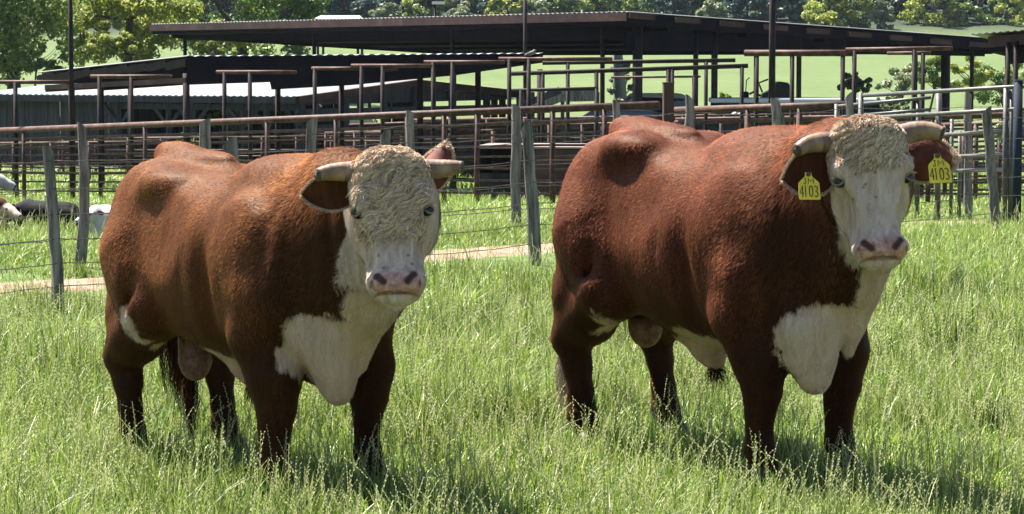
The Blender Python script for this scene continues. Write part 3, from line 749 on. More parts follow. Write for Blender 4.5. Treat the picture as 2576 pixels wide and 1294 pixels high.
        for zf in (.0012, -.0012):
            for (a_, b_) in ol: VV.append(c0 + rt * a_ * sc + ax * b_ * sc + nr * (zf + .004 * math.sin(b_ * 20)))
        m_ = len(ol); FF = [tuple(range(m_))[::-1], tuple(range(m_, 2 * m_))] + [(i, (i + 1) % m_, m_ + (i + 1) % m_, m_ + i) for i in range(m_)]
        tgo = MB().add(VV, FF).build('ear_tag', M['tag_yellow'], root)
        tgo['label'] = tg['label']
        # stroke lettering
        G_ = {'J': [[(.25, 0), (.8, 0)], [(.6, 0), (.6, .8), (.45, 1), (.2, .95), (.1, .75)]], 'M': [[(0, 1), (.1, 0), (.5, .6), (.9, 0), (1, 1)]],
              '4': [[(.75, 1), (.75, 0), (.05, .68), (1, .68)]], '1': [[(.5, 0), (.5, 1)]],
              '0': [[(.5, 0), (.15, .15), (.05, .5), (.15, .85), (.5, 1), (.85, .85), (.95, .5), (.85, .15), (.5, 0)]],
              '3': [[(.1, .1), (.45, 0), (.85, .12), (.85, .36), (.4, .48), (.9, .62), (.92, .86), (.5, 1), (.05, .9)]]}
        lm = MB()
        def letter(chh, x0, y0, w_, h_, r_):
            for st_ in G_[chh]:
                lm.tube([tuple(c0 + rt * (x0 + a_ * w_) * sc + ax * (y0 + b_ * h_) * sc + nr * (.0018 + .004 * math.sin((y0 + b_ * h_) * 20))) for a_, b_ in st_], r_ * sc, 5)
        letter('J', -.021, .024, .014, .022, .0013); letter('M', -.003, .024, .021, .020, .0013)
        for k_, chh in enumerate('4103'):
            letter(chh, -.0355 + k_ * .0185 - (.003 if k_ > 1 else 0) + (-.002 if k_ == 1 else 0), .052, .0145 if chh != '1' else .010, .042, .0017)
        lm.build('lettering', M['tag_ink'], tgo)
        MB().tube([tuple(c0 - nr * .01 + ax * .008), tuple(c0 + nr * .008 + ax * .008)], .009 * sc, 10).build('tag_button', M['horn_tip'], tgo)
    root.scale = (S, S, S)
    return root

def to_local(wx, wy, wz, C, yaw, S):
    dx, dy = wx - C[0], wy - C[1]; c, s = math.cos(yaw), math.sin(yaw)
    return ((dx * c + dy * s) / S, (-dx * s + dy * c) / S, (wz - C[2]) / S)
def dir_local(d, yaw):
    c, s = math.cos(yaw), math.sin(yaw); return (d[0] * c + d[1] * s, -d[0] * s + d[1] * c, d[2])
YAW1 = R(-54); C1 = G(-1.12, 11.1); S1 = .985
hp = P(982, 384, 10.05)
bull1 = make_bull('bull', C1, YAW1, S1, to_local(hp.x, hp.y, hp.z - .02, C1, YAW1, S1), dir_local((.04, -1, .30), YAW1), R(2.2),
    'orange-red bull with curly cream forelock and no ear tags, white patch on its flank', 'horned bulls standing in the grass', ('coat_orange', 'hair_orange', 'coat_orange'), 11, dict(
    vox=VOX, w=1.0, rs=.10, sw=.02, hind=[(-.55, 0), (-.49, -.02)], fore=[(.60, 0), (.53, .06)], hs=.95, hw=1.08, curl=1.0, curl_to=.35, ncurl=30000, whorl=.24,
    brisket=(.84, -.06, .45), chest=[((.84, -.06, .62), (.24, .25, .19)), ((.86, 0, .50), (.22, .20, .26)), ((1.05, -.0, .80), (.15, .16, .25)), ((.96, .07, .86), (.16, .14, .19))], th=(.04, .02),
    flank=[((-.36, -.30, .64), (.08, .10, .10))],
    horn_r=[(.050, -.11, -.05, .046), (.045, -.19, -.045, .041), (.052, -.26, -.02, .034), (.075, -.32, .01, .024)],
    horn_l=[(.050, .11, -.05, .046), (.05, .19, -.05, .041), (.048, .25, -.04, .034), (.05, .315, -.03, .022)],
    ears=[dict(o=(.13, -.145, -.09), ax=(-.05, -1, .05), up=(-1, 0, .1), len=.215, wid=.15, cup=-.035),
          dict(o=(.12, .145, -.10), ax=(-.95, .30, -.15), up=(-.30, -.95, -.2), len=.215, wid=.13, cup=-.035)],
    tail=[(-.80, .10, .62), (-.66, .10, .50), (-.58, .05, .36)]))
YAW2 = R(-57); C2 = G(.84, 11.4); S2 = 1.055
hp = P(2186, 308, 10.3)
bull2 = make_bull('bull', C2, YAW2, S2, to_local(hp.x, hp.y, hp.z - .02, C2, YAW2, S2), dir_local((.06, -1, .26), YAW2), R(3.6),
    'dark red bull with smooth cream face and yellow tags in both ears', 'horned bulls standing in the grass', ('coat_red', 'hair_red', 'coat_red'), 23, dict(
    vox=VOX, w=.93, rs=.16, hl=.84, hind=[(-.55, 0), (-.53, 0)], fore=[(.60, 0), (.60, 0)], hs=.90, hw=1.02, curl=.55, curl_to=.165, ncurl=20000, whorl=.20, eyem='blue_eye',
    fl=(-.12, 1.13), brisket=(.82, -.11, .43), chest=[((.86, -.05, .58), (.21, .24, .17)), ((.88, 0, .50), (.2, .20, .24)), ((1.05, .02, .80), (.13, .10, .27)), ((.96, .05, .80), (.13, .10, .20))], th=(.05, .02), sc=.07, jaw=(.085, .16),
    flank=[((-.33, -.26, .60), (.05, .08, .06))],
    horn_r=[(.055, -.11, -.05, .046), (.045, -.20, -.045, .042), (.058, -.27, -.02, .035), (.10, -.33, .01, .024)],
    horn_l=[(.045, .11, -.05, .046), (.022, .20, -.05, .044), (.022, .27, -.04, .038), (.055, .33, -.02, .026)],
    ears=[dict(o=(.165, -.14, -.09), ax=(.08, -1, .05), up=(-1, -.1, .1), len=.225, wid=.19, cup=-.035),
          dict(o=(.145, .14, -.09), ax=(-.05, 1, .05), up=(-1, 0, .1), len=.235, wid=.19, cup=-.035)],
    tags=[dict(ear=0, o=(.195, -.262, -.03), down=(1, -.06, .12), n=(0, .05, 1), s=1.02, label='yellow ear tag in the ear by the shoulder, partly shaded'),
          dict(ear=1, o=(.145, .275, -.03), down=(1, .0, .1), n=(0, .1, 1), s=1.08, label='yellow ear tag in the outer ear')],
    tail=[(-.82, -.10, .55), (-.80, -.16, .46)], pale_tail=True))
# ---------------------------------------------------------------- ground, track, grass
def ground_material():
    m, nt, out = new_mat('pasture')
    a = noise(nt, .35, 6, .65, coord='Object'); b = noise(nt, 6, 6, .7); c = noise(nt, .06, 4, .6)
    green = ramp(nt, b, [(.3, (.07, .12, .03)), (.5, (.13, .20, .055)), (.68, (.24, .29, .11)), (.8, (.34, .34, .17))])
    dry = ramp(nt, b, [(.3, (.14, .15, .06)), (.7, (.33, .30, .16))])
    col_ = mixc(nt, ramp(nt, a, [(.5, (0, 0, 0)), (.68, (.7, .7, .7))]), green, dry)
    far = ramp(nt, c, [(.35, (.055, .105, .03)), (.65, (.10, .145, .048))])
    tc = nt.nodes.new('ShaderNodeTexCoord'); sx = nt.nodes.new('ShaderNodeSeparateXYZ'); nt.links.new(tc.outputs['Object'], sx.inputs[0])
    f = nt.nodes.new('ShaderNodeMapRange'); f.inputs[1].default_value = 60; f.inputs[2].default_value = 100; nt.links.new(sx.outputs[1], f.inputs[0])
    far2 = mixc(nt, .45, far, mixc(nt, math_n(nt, 'MULTIPLY', noise(nt, 1.3, 6, .75, (1, .35, 1)), 1.0), (.035, .065, .018), (.17, .205, .085)))
    col_ = mixc(nt, f.outputs[0], col_, far2)
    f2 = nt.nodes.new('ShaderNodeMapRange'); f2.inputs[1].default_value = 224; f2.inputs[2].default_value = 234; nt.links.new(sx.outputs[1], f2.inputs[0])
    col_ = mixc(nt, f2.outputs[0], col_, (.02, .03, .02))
    principled(nt, out, col_, .9, .1, bump=b, bstr=.5, bdist=.06)
    return m
M['pasture'] = ground_material()
M['track'] = simple('track', [(.3, (.24, .16, .115)), (.5, (.40, .275, .205)), (.7, (.54, .40, .31))], 9, rough=.95, spec=.05, detail=7, bstr=.8, bdist=.03)
ys = np.unique(np.concatenate([np.linspace(-40, 8, 13), np.linspace(8, 70, 160), np.geomspace(70, 1000, 90)]))
tx = np.linspace(-1, 1, 121); tx = np.sign(tx) * np.abs(tx) ** 1.6
W_ = 30 + .8 * np.maximum(ys, 0)
X_ = tx[None, :] * W_[:, None]; Y_ = np.repeat(ys[:, None], 121, 1)
V = np.stack([X_, Y_, gz(X_, Y_)], 2).reshape(-1, 3)
i_, j_ = np.meshgrid(np.arange(len(ys) - 1), np.arange(120), indexing='ij'); b_ = (i_ * 121 + j_).ravel()
gnd = np_mesh('ground', V, [np.stack([b_, b_ + 1, b_ + 122, b_ + 121], 1)], M['pasture'], None, True); tag(gnd, kind='structure')
def interp_ground(x, y):
    """height of the ground mesh itself (bilinear on its own grid)"""
    x = np.asarray(x, float); y = np.asarray(y, float)
    i = np.clip(np.searchsorted(ys, y) - 1, 0, len(ys) - 2); f = (y - ys[i]) / (ys[i + 1] - ys[i])
    def row(k):
        w = W_[k]; return gz(x, ys[k])
    return row(i) * (1 - f) + row(i + 1) * f
# dirt track between the two fences
def strip(name, pts, w0, mat, lift=.012, seed=1):
    r = np.random.default_rng(seed); P0 = np.array(pts, float); n = 90
    t = np.linspace(0, len(pts) - 1, n); c = np.stack([np.interp(t, np.arange(len(pts)), P0[:, k]) for k in (0, 1)], 1)
    d = np.gradient(c, axis=0); d /= np.linalg.norm(d, axis=1, keepdims=True); nn = np.stack([-d[:, 1], d[:, 0]], 1)
    wl = w0 * (1 + .25 * np.sin(t * 5 + 1) + .2 * r.normal(size=n)); wr = w0 * (1 + .25 * np.sin(t * 4) + .2 * r.normal(size=n))
    k = 7; V = []
    for q in np.linspace(-1, 1, k):
        o_ = c + nn * (q * np.where(q < 0, wl, wr))[:, None]
        V.append(np.stack([o_[:, 0], o_[:, 1], interp_ground(o_[:, 0], o_[:, 1]) + lift - .02 * abs(q) ** 6], 1))
    V = np.stack(V, 1).reshape(-1, 3)
    a, b = np.meshgrid(np.arange(n - 1), np.arange(k - 1), indexing='ij'); b = (a * k + b).ravel()
    o = np_mesh(name, V, [np.stack([b, b + k, b + k + 1, b + 1], 1)], mat, None, True); return tag(o, kind='structure')
strip('dirt_track', [(-9, 14.4), (-3.2, 18.35), (-.15, 20.7), (4.0, 25.2), (9, 30)], .48, M['track'])

def grass_material():
    m, nt, out = new_mat('grass_blade')
    c = attr(nt, 'tintc').outputs['Color']
    d = nt.nodes.new('ShaderNodeBsdfPrincipled'); nt.links.new(c, d.inputs['Base Color']); d.inputs['Roughness'].default_value = .48; d.inputs['Specular IOR Level'].default_value = .35
    t = nt.nodes.new('ShaderNodeBsdfTranslucent'); g = mixc(nt, .3, c, (.21, .28, .05)); nt.links.new(g, t.inputs[0])
    ms = nt.nodes.new('ShaderNodeMixShader'); ms.inputs[0].default_value = .36
    nt.links.new(d.outputs[0], ms.inputs[1]); nt.links.new(t.outputs[0], ms.inputs[2]); nt.links.new(ms.outputs[0], out.inputs[0])
    return m
M['grass'] = grass_material()
def track_dist(x, y):
    P0 = np.array([(-9, 14.4), (-3.2, 18.35), (-.15, 20.7), (4.0, 25.2), (9, 30)]); best = np.full(len(x), 99.)
    for a, b in zip(P0[:-1], P0[1:]):
        d = b - a; t = np.clip(((x - a[0]) * d[0] + (y - a[1]) * d[1]) / (d @ d), 0, 1)
        best = np.minimum(best, np.hypot(x - a[0] - t * d[0], y - a[1] - t * d[1]))
    return best
def blades(name, n, y0, y1, hmin, hmax, wid, seed, segs=3, margin=1.3, near_bias=1.0, lean=.5, centers=None, dark=1.0):
    r = np.random.default_rng(seed)
    y = y0 + (y1 - y0) * r.random(n) ** near_bias; x = (r.random(n) * 2 - 1) * (.2 * y + margin)
    if centers is not None:
        ci = r.integers(0, len(centers), n); cc = np.array(centers)[ci]; x = cc[:, 0] + r.normal(size=n) * cc[:, 2]; y = cc[:, 1] + r.normal(size=n) * cc[:, 2]
    Pn = np.stack([x, y, 0 * x], 1)
    cl = vnoise(Pn, 2.6, seed + 1) * .5 + vnoise(Pn, 9, seed + 2) * .3
    td = track_dist(x, y); keep = r.random(n) < np.clip((td - .2 + .25 * vnoise(Pn, 3, seed + 8)) / .5, .12, 1); keep &= r.random(n) < np.clip(.75 + cl * .6, .2, 1)
    x, y, cl = x[keep], y[keep], cl[keep]; n = len(x); td = td[keep]
    z = interp_ground(x, y)
    h = (r.uniform(hmin, hmax, n) * (1 + .35 * np.clip(cl, -1, 1))) * np.clip(.35 + td * .5, .35, 1)
    h = h * np.clip(1.05 + .34 * vnoise(np.stack([x, y, 0 * x], 1), 1.1, 777), .65, 1.5)
    az = r.uniform(0, 2 * math.pi, n) + .0; ln = np.abs(r.normal(0, lean, n)) + .08
    dx, dy = np.cos(az), np.sin(az)
    face = az + math.pi / 2 + r.normal(0, .5, n); sx, sy = np.cos(face), np.sin(face)
    w = wid * r.uniform(.6, 1.35, n)
    k = segs + 1; rows = []
    for i in range(k):
        t = i / segs; bend = ln * t * t
        px = x + dx * h * bend * 1.0; py = y + dy * h * bend; pz = z - .01 + h * t * (1 - .38 * np.minimum(ln, 1.5) * t)
        ww = w * (1 - t) ** .7 if i < segs else 0 * w
        if i < segs: rows += [np.stack([px - sx * ww, py - sy * ww, pz], 1), np.stack([px + sx * ww, py + sy * ww, pz], 1)]
        else: rows += [np.stack([px, py, pz], 1)]
    V = np.stack(rows, 1); m_ = V.shape[1]; V = V.reshape(-1, 3); b = np.arange(n)[:, None] * m_
    quads = np.concatenate([b + np.array([2 * i, 2 * i + 1, 2 * i + 3, 2 * i + 2]) for i in range(segs - 1)]) if segs > 1 else []
    tris = b + np.array([2 * segs - 2, 2 * segs - 1, 2 * segs])
    # colour per blade: fresh green, yellow green, dark green, straw
    pal = np.array([(.165, .31, .03), (.29, .44, .05), (.05, .13, .02), (.44, .54, .12), (.76, .74, .38)])
    pi = r.choice(5, n, p=[.31, .27, .17, .17, .08]); c = pal[pi] * r.uniform(.8, 1.25, (n, 1))
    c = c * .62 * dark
    patch = np.clip(.5 + .5 * vnoise(np.stack([x, y, 0 * x], 1), .9, seed + 5), 0, 1)[:, None]
    c = c * (1 - .25 * patch) + np.array([.15, .17, .065]) * .25 * patch
    C = np.repeat(c, m_, 0)
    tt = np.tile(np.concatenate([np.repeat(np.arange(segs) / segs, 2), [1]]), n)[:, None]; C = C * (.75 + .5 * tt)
    return V, [quads, tris], C
def build_grass(name, parts, label=None):
    Vs, Q, T3, Cs, off = [], [], [], [], 0
    for V, (q, t), c in parts:
        Vs.append(V); Cs.append(c)
        if len(q): Q.append(q + off)
        T3.append(t + off); off += len(V)
    o = np_mesh(name, np.concatenate(Vs), [np.concatenate(Q), np.concatenate(T3)], M['grass'], None, False, None, {'tintc': np.concatenate(Cs)})
    return tag(o, label, 'grass', kind='stuff')
def seed_stalks(n, y0, y1, hmin, hmax, seed):
    """flowering grass stems with alternating spikelets"""
    r = np.random.default_rng(seed); y = r.uniform(y0, y1, n); x = (r.random(n) * 2 - 1) * (.2 * y + 1.2); z = interp_ground(x, y)
    ok = track_dist(x, y) > .6; x, y, z = x[ok], y[ok], z[ok]; n = len(x)
    h = r.uniform(hmin, hmax, n); az = r.uniform(0, 2 * math.pi, n); ln = np.abs(r.normal(0, .30, n)); dx, dy = np.cos(az), np.sin(az)
    def pt(t): return np.stack([x + dx * h * ln * t ** 2.2, y + dy * h * ln * t ** 2.2, z + h * t * (1 - .3 * ln * t)], 1)
    V, Q, C = [], [], []; off = 0; K = 5
    sd = np.stack([np.cos(az + 1.4), np.sin(az + 1.4), 0 * az], 1)
    rows = []
    for i in range(K):
        p = pt(i / (K - 1)); w = .0016 * (1 - .5 * i / K); rows += [p - sd * w, p + sd * w]
    S = np.stack(rows, 1); b = np.arange(n)[:, None] * 2 * K
    Q += [b + np.array([2 * i, 2 * i + 1, 2 * i + 3, 2 * i + 2]) for i in range(K - 1)]; V.append(S.reshape(-1, 3)); off = n * 2 * K
    cb = np.array([(.20, .22, .085)]) * r.uniform(.7, 1.3, (n, 1)); C.append(np.repeat(cb, 2 * K, 0))
    for j in range(11):
        t = .62 + .036 * j; p = pt(t); d = pt(min(t + .03, 1.02)) - p; d /= np.linalg.norm(d, axis=1, keepdims=True)
        s_ = sd * (1 if j % 2 else -1); a = d * .8 + s_ * .5; L = .017 * (1 - .035 * j)
        nrm = np.cross(a, sd + .01); nrm /= np.linalg.norm(nrm, axis=1, keepdims=True)
        q = np.stack([p, p + a * L * .5 + nrm * .0026, p + a * L, p + a * L * .5 - nrm * .0026], 1)
        V.append(q.reshape(-1, 3)); Q.append(off + np.arange(n)[:, None] * 4 + np.arange(4)); off += n * 4
        C.append(np.repeat(np.array([(.32, .32, .17)]) * r.uniform(.75, 1.3, (n, 1)), 4, 0))
    return np.concatenate(V), (np.concatenate(Q), np.zeros((0, 3), int)), np.concatenate(C)
GD = 1.0
rt_ = np.random.default_rng(9)
TUFT = [(rt_.uniform(-.21, .21) * y_, y_, rt_.uniform(.05, .16)) for y_ in rt_.uniform(9, 19, 150)]
TUFT2 = [(rt_.uniform(-.21, .21) * y_, y_, rt_.uniform(.05, .12)) for y_ in rt_.uniform(9, 17, 60)]
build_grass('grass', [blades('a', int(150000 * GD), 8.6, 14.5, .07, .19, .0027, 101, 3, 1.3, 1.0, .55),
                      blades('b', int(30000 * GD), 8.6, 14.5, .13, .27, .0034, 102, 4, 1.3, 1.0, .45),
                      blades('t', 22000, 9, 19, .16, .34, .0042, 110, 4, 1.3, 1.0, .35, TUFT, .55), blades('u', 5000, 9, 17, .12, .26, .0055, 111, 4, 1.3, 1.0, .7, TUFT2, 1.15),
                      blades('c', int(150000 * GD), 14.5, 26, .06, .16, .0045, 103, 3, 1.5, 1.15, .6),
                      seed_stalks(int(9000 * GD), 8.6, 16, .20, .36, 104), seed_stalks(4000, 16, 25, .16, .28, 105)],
            'long pale green flowering grass of the paddock around the bulls')
build_grass('far_grass', [blades('d', int(70000 * GD), 26, 44, .06, .20, .010, 106, 2, 2.5, 1.1, .6), blades('e', int(50000 * GD), 44, 75, .06, .2, .02, 107, 2, 4, 1.0, .6)],
            'short bright grass beyond the rusty pipe fence')
# ---------------------------------------------------------------- fences
def wood_post(base, top, r0, parent, seed, lift=.25, bend=0.0):
    """rough split post with a slanting sawn top"""
    r = np.random.default_rng(seed); base = Vector(base) - Vector((0, 0, lift)); top = Vector(top); n = 12; pts = []; rad = []
    for i in range(n):
        t = i / (n - 1); p = base.lerp(top, t); p += Vector((bend * math.sin(t * math.pi) + r.normal() * r0 * .09, r.normal() * r0 * .09, 0))
        pts.append(p); rad.append(r0 * (1.12 - .22 * t + r.normal() * .05))
    m = MB().tube(pts, rad, 11, cap=False); V = m.V[0]
    # uneven section and slanting cut
    ph = r.uniform(0, 6, 4)
    for i in range(n):
        for k in range(11):
            a = 2 * math.pi * k / 11; q = V[i * 11 + k]; c = np.array(pts[i]); f = 1 + .13 * math.sin(2 * a + ph[0]) + .08 * math.sin(3 * a + ph[1] + i * .25)
            V[i * 11 + k] = c + (q - c) * f
    sl = r.uniform(-1, 1) * r0 * 1.6; sl = sl if abs(sl) > r0 * .6 else r0
    for k in range(11):
        q = V[(n - 1) * 11 + k]; q[2] += (q[0] - pts[-1].x) / r0 * sl * .6 - (q[1] - pts[-1].y) / r0 * abs(sl) * -.5 * -1
    o = m.build('post', M['wood_post'], parent, True)
    ring = V[(n - 1) * 11:(n) * 11]; c = ring.mean(0) + np.array([0, 0, .004])
    MB().add(np.vstack([ring + (0, 0, .001), c]), [(k, (k + 1) % 11, 11) for k in range(11)]).build('post_top', M['cut_wood'], o)
    return o
def barbed(a, b, parent, sag, seed, barbs=True):
    r = np.random.default_rng(seed); a, b = Vector(a), Vector(b); L = (b - a).length; n = 14
    pts = [a.lerp(b, i / n) - Vector((0, 0, sag * math.sin(math.pi * i / n))) + Vector((0, 0, r.normal() * .002)) for i in range(n + 1)]
    m = MB().tube(pts, .0032, 4, cap=False)
    if barbs:
        for k in range(int(L / .13)):
            p = a.lerp(b, (k + .5) * .13 / L) - Vector((0, 0, sag * math.sin(math.pi * (k + .5) * .13 / L)))
            d = Vector((r.normal(), r.normal(), r.normal())).normalized() * .014
            m.tube([p - d, p + d], .0022, 3, cap=False)
    return m
def wire_fence(name, posts, label, heights, seed, r0):
    """posts: (u_base, u_top, v_top, Y, bend)"""
    f = empty(name, (0, 0, 0), 0, label, 'fence', None); pl = []
    for i, (ub, ut, vt, Y, bend) in enumerate(posts):
        top = P(ut, vt, Y); b0 = P(ub, vt, Y); base = G(b0.x, Y); pl.append((base, top))
        wood_post(base, top, r0 * random.uniform(.9, 1.15), f, seed + i, bend=bend)
    for j, hf in enumerate(heights):
        m = MB()
        for i in range(len(pl) - 1):
            a = pl[i][0].lerp(pl[i][1], hf); b = pl[i + 1][0].lerp(pl[i + 1][1], hf)
            q = barbed(a - Vector((0, r0, 0)), b - Vector((0, r0, 0)), f, .012 + .01 * random.random(), seed * 7 + i + j * 31, j in (0, 2, 4))
            m.V += [v for v in q.V]; m.F4 += [[x + m.n for x in g] for g in q.F4]; m.F3 += [[x + m.n for x in g] for g in q.F3]; m.N += [[x + m.n for x in g] for g in q.N]; m.n += q.n
        m.build('wire', M['wire'], f)
    return f
wire_fence('wire_fence', [(-520, -540, 400, 15.6, 0), (150, 120, 376, 16.8, .0), (588, 580, 358, 17.7, 0), (975, 968, 334, 18.7, 0), (1352, 1325, 320, 19.7, .01), (1968, 1962, 300, 21.4, 0), (2517, 2482, 277, 23.2, .0), (3000, 2990, 255, 25, 0)],
           'near barbed wire fence on grey weathered wooden posts right behind the bulls', (.93, .76, .60, .45, .30, .16), 40, .045)
wire_fence('wire_fence', [(-420, -425, 335, 18.6, 0), (180, 206, 317, 19.8, .05), (515, 515, 307, 20.66, 0), (785, 785, 305, 21.4, -.03), (1032, 1030, 282, 22.1, 0), (1299, 1300, 270, 23., .0), (1550, 1549, 258, 23.9, .02), (1735, 1736, 251, 24.6, 0), (1950, 1952, 256, 25.4, .03), (2140, 2139, 240, 26.2, 0), (2440, 2436, 238, 27.6, 0), (2900, 2900, 225, 29.5, 0)],
           'farther barbed wire fence whose crooked grey posts rise beside the rusty top rail', (.90, .72, .55, .38, .2), 80, .042)
def pipe_fence(name, A, B, label, rails, posts, mat, rp=.035, rtop=.04, rr=.014, group=None, jit=.0, H_=1.2):
    """A, B: top rail ends. rails: heights as fractions below the top. posts: fractions along."""
    f = empty(name, (0, 0, 0), 0, label, 'fence', group)
    rs = np.random.default_rng(int(abs(A[0] * 91 + A[1] * 37)) + 3)
    MB().bar(A, B, rtop, 10).build('top_rail', M[mat], f, True)
    base = lambda t: G(*(A.lerp(B, t)).xy)
    for t in posts:
        p = A.lerp(B, t); MB().tube([base(t) - Vector((0, 0, .3)), p], rp, 8).build('post', M[mat], f, True)
    for h in rails:
        m = MB(); ts = [0] + list(posts) + [1]
        pts = []
        for t in ts:
            p = A.lerp(B, t); b = base(t); q = b.lerp(p, h); q.z += rs.normal() * .006; pts.append(q)
        m.tube(pts, rr if h < .85 else rr * 1.6, 6, cap=False); m.build('rail', M[mat], f, True)
    return f
A = P(-60, 331, 43.8); B = P(1655, 264, 30.4)
def fr(A, B, us):
    out = []
    for u in us:
        r_ = (u - U0) / F_PX; out.append((r_ * A.y - A.x) / ((B.x - A.x) - r_ * (B.y - A.y)))
    return out
pipe_fence('pipe_fence', A, B, 'long rusty pipe fence with a bright thick top rail across the paddock', (.87, .76, .65, .54, .42, .30, .17), fr(A, B, (-30, 60, 213, 365, 520, 672, 845, 1024, 1117, 1200, 1390, 1520)), 'rust_pipe', rtop=.045, rp=.034)
A = P(1700, 278, 31); B = P(2125, 264, 28.4)
pipe_fence('pipe_fence', A, B, 'rusty pipe fence run between the short square post and the grey gate panel', (.88, .74, .62, .5, .38, .22), fr(A, B, (1740, 1880, 2010, 2110)), 'rust_pipe', rtop=.04)
sp = P(1681, 210, 30.2); q = empty('square_post', G(sp.x, 30.2), 0, 'thick square rusty steel post rising behind the rump of the tagged bull', 'post')
MB().box((0, 0, (sp.z - q.location.z) / 2 - .15), (.115, .115, sp.z - q.location.z + .3), .1).build('shaft', M['purlin'], q, bevel=.006)
MB().box((0, 0, (sp.z - q.location.z) + .006), (.125, .125, .012), .1).build('cap_plate', M['rust_pipe'], q)
# grey panels on the right
def panel(label, pts_l, pts_r, posts, mat, rr, name='corral_fence', cat='fence'):
    f = empty(name, (0, 0, 0), 0, label, cat)
    for (a, b) in zip(pts_l, pts_r): MB().bar(P(*a), P(*b), rr, 9).build('rail', M[mat], f, True)
    for (u, v, Y, r_) in posts:
        t = P(u, v, Y); MB().tube([G(t.x, Y) - Vector((0, 0, .2)), t], r_, 10).build('post', M[mat], f, True)
    return f
panel('grey steel pipe panel with long sloping rails at the right edge', [(2168, 241, 27.2), (2140, 300, 27.4), (2290, 345, 26.7), (2390, 396, 26.2), (2395, 430, 26.2)],
      [(2680, 212, 24.2), (2680, 268, 24.2), (2680, 322, 24.2), (2680, 380, 24.2), (2680, 425, 24.2)], [(2166, 234, 27.2, .028), (2362, 230, 26.3, .03), (2531, 222, 25, .026), (2545, 226, 25.0, .022)], 'grey_pipe', .021)
panel('shorter grey pipe gate between the wooden posts left of the long panel', [(2105, 268, 28.2), (2105, 295, 28.2), (2108, 322, 28.2), (2110, 350, 28.2), (2110, 385, 28.2)],
      [(2340, 246, 27.0), (2340, 276, 27), (2340, 305, 27), (2340, 336, 27), (2340, 372, 27)], [(2105, 262, 28.2, .026), (2310, 247, 27.2, .026), (2395, 300, 27.5, .02), (2415, 330, 27.2, .02)], 'grey_pipe', .018, 'pipe_gate', 'gate')
t = P(2562, 204, 24.6); q = empty('gate_post', G(t.x, 24.6), 0, 'stout dark blue-grey post standing at the far right edge', 'post')
MB().tube([(0, 0, -.2), (0, 0, t.z - q.location.z)], .042, 16).build('shaft', M['dark_blue'] if 'dark_blue' in M else M['dark_pipe'], q, True)
MB().tube([(0, 0, t.z - q.location.z), (0, 0, t.z - q.location.z + .012)], .045, 16).build('cap', M['grey_pipe'], q)
# pens far behind
def pen(u0, v0, Y0, u1, v1, Y1, np_, rails, label, mat='rust_pipe', rr=.02, rt=.032, group='rows of cattle pen rails behind the pipe fence'):
    A = P(u0, v0, Y0); B = P(u1, v1, Y1)
    return pipe_fence('pen_fence', A, B, label, rails, [i / np_ for i in range(np_ + 1)], mat, rp=.035, rtop=rt, rr=rr, group=group)
R5 = (.84, .68, .52, .36, .2)
pen(-80, 352, 62, 1010, 343, 58, 13, R5, 'nearest row of rusty pen rails behind the left half of the pipe fence')
pen(-80, 341, 69, 900, 333, 66, 10, R5, 'second row of pen rails in front of the board-walled barn')
pen(-60, 362, 57, 420, 358, 55, 5, R5, 'low rusty pen panel on the far left grass')
pen(520, 343, 61, 560, 322, 74, 3, R5, 'pen rails running away in front of the yellow-green bush')
pen(150, 350, 61.5, 330, 330, 76, 4, R5, 'pen rails running away beside the board wall')
pen(985, 322, 50, 2190, 300, 44, 14, R5, 'long dark-shaded pen rails behind the curly bull and the trough')
pen(1040, 303, 58, 2150, 286, 52, 11, R5, 'upper row of pen rails below the open field')
pen(820, 334, 56, 1240, 330, 47, 5, R5, 'slanting pen rails behind the horns of the curly bull')
pen(2230, 318, 40, 2700, 306, 37, 6, R5, 'rusty pen rails seen through the grey panel')
pen(2180, 300, 48, 2700, 283, 45, 6, R5, 'farther pen rails with a broad rusty top seen over the grey panel', rt=.06)
pen(2250, 345, 36, 2700, 335, 34, 5, R5, 'lowest pen rails beyond the grey panel')
# dark sheeted alley walls
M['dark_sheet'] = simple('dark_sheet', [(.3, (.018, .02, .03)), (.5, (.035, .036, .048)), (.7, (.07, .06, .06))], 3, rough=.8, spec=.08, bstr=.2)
def sheet_wall(pts, label, mat='dark_sheet', th=.06, name='alley_wall', cat='wall'):
    """pts: (u, v_top, Y) along the wall, down to the ground"""
    w = empty(name, (0, 0, 0), 0, label, cat); tops = [P(*p) for p in pts]
    for i, (a, b) in enumerate(zip(tops[:-1], tops[1:])):
        ga, gb = G(a.x, a.y), G(b.x, b.y); d = (b - a).normalized(); n = Vector((-d.y, d.x, 0)) * th
        MB().hexa([tuple(ga - n * 0 - Vector((0, 0, .1))), tuple(gb - Vector((0, 0, .1))), tuple(gb + n - Vector((0, 0, .1))), tuple(ga + n - Vector((0, 0, .1))), tuple(a), tuple(b), tuple(b + n), tuple(a + n)]).build('panel', M[mat], w)
        MB().bar(a + Vector((0, -.02, .03)), b + Vector((0, -.02, .03)), .03, 8).build('cap_rail', M['rust_pipe'], w, True)
    return w
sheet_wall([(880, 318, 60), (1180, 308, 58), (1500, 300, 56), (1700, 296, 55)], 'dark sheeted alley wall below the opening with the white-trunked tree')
sheet_wall([(1700, 304, 53), (1950, 300, 51), (2230, 296, 49)], 'dark sheeted alley wall under the white stock trailer')
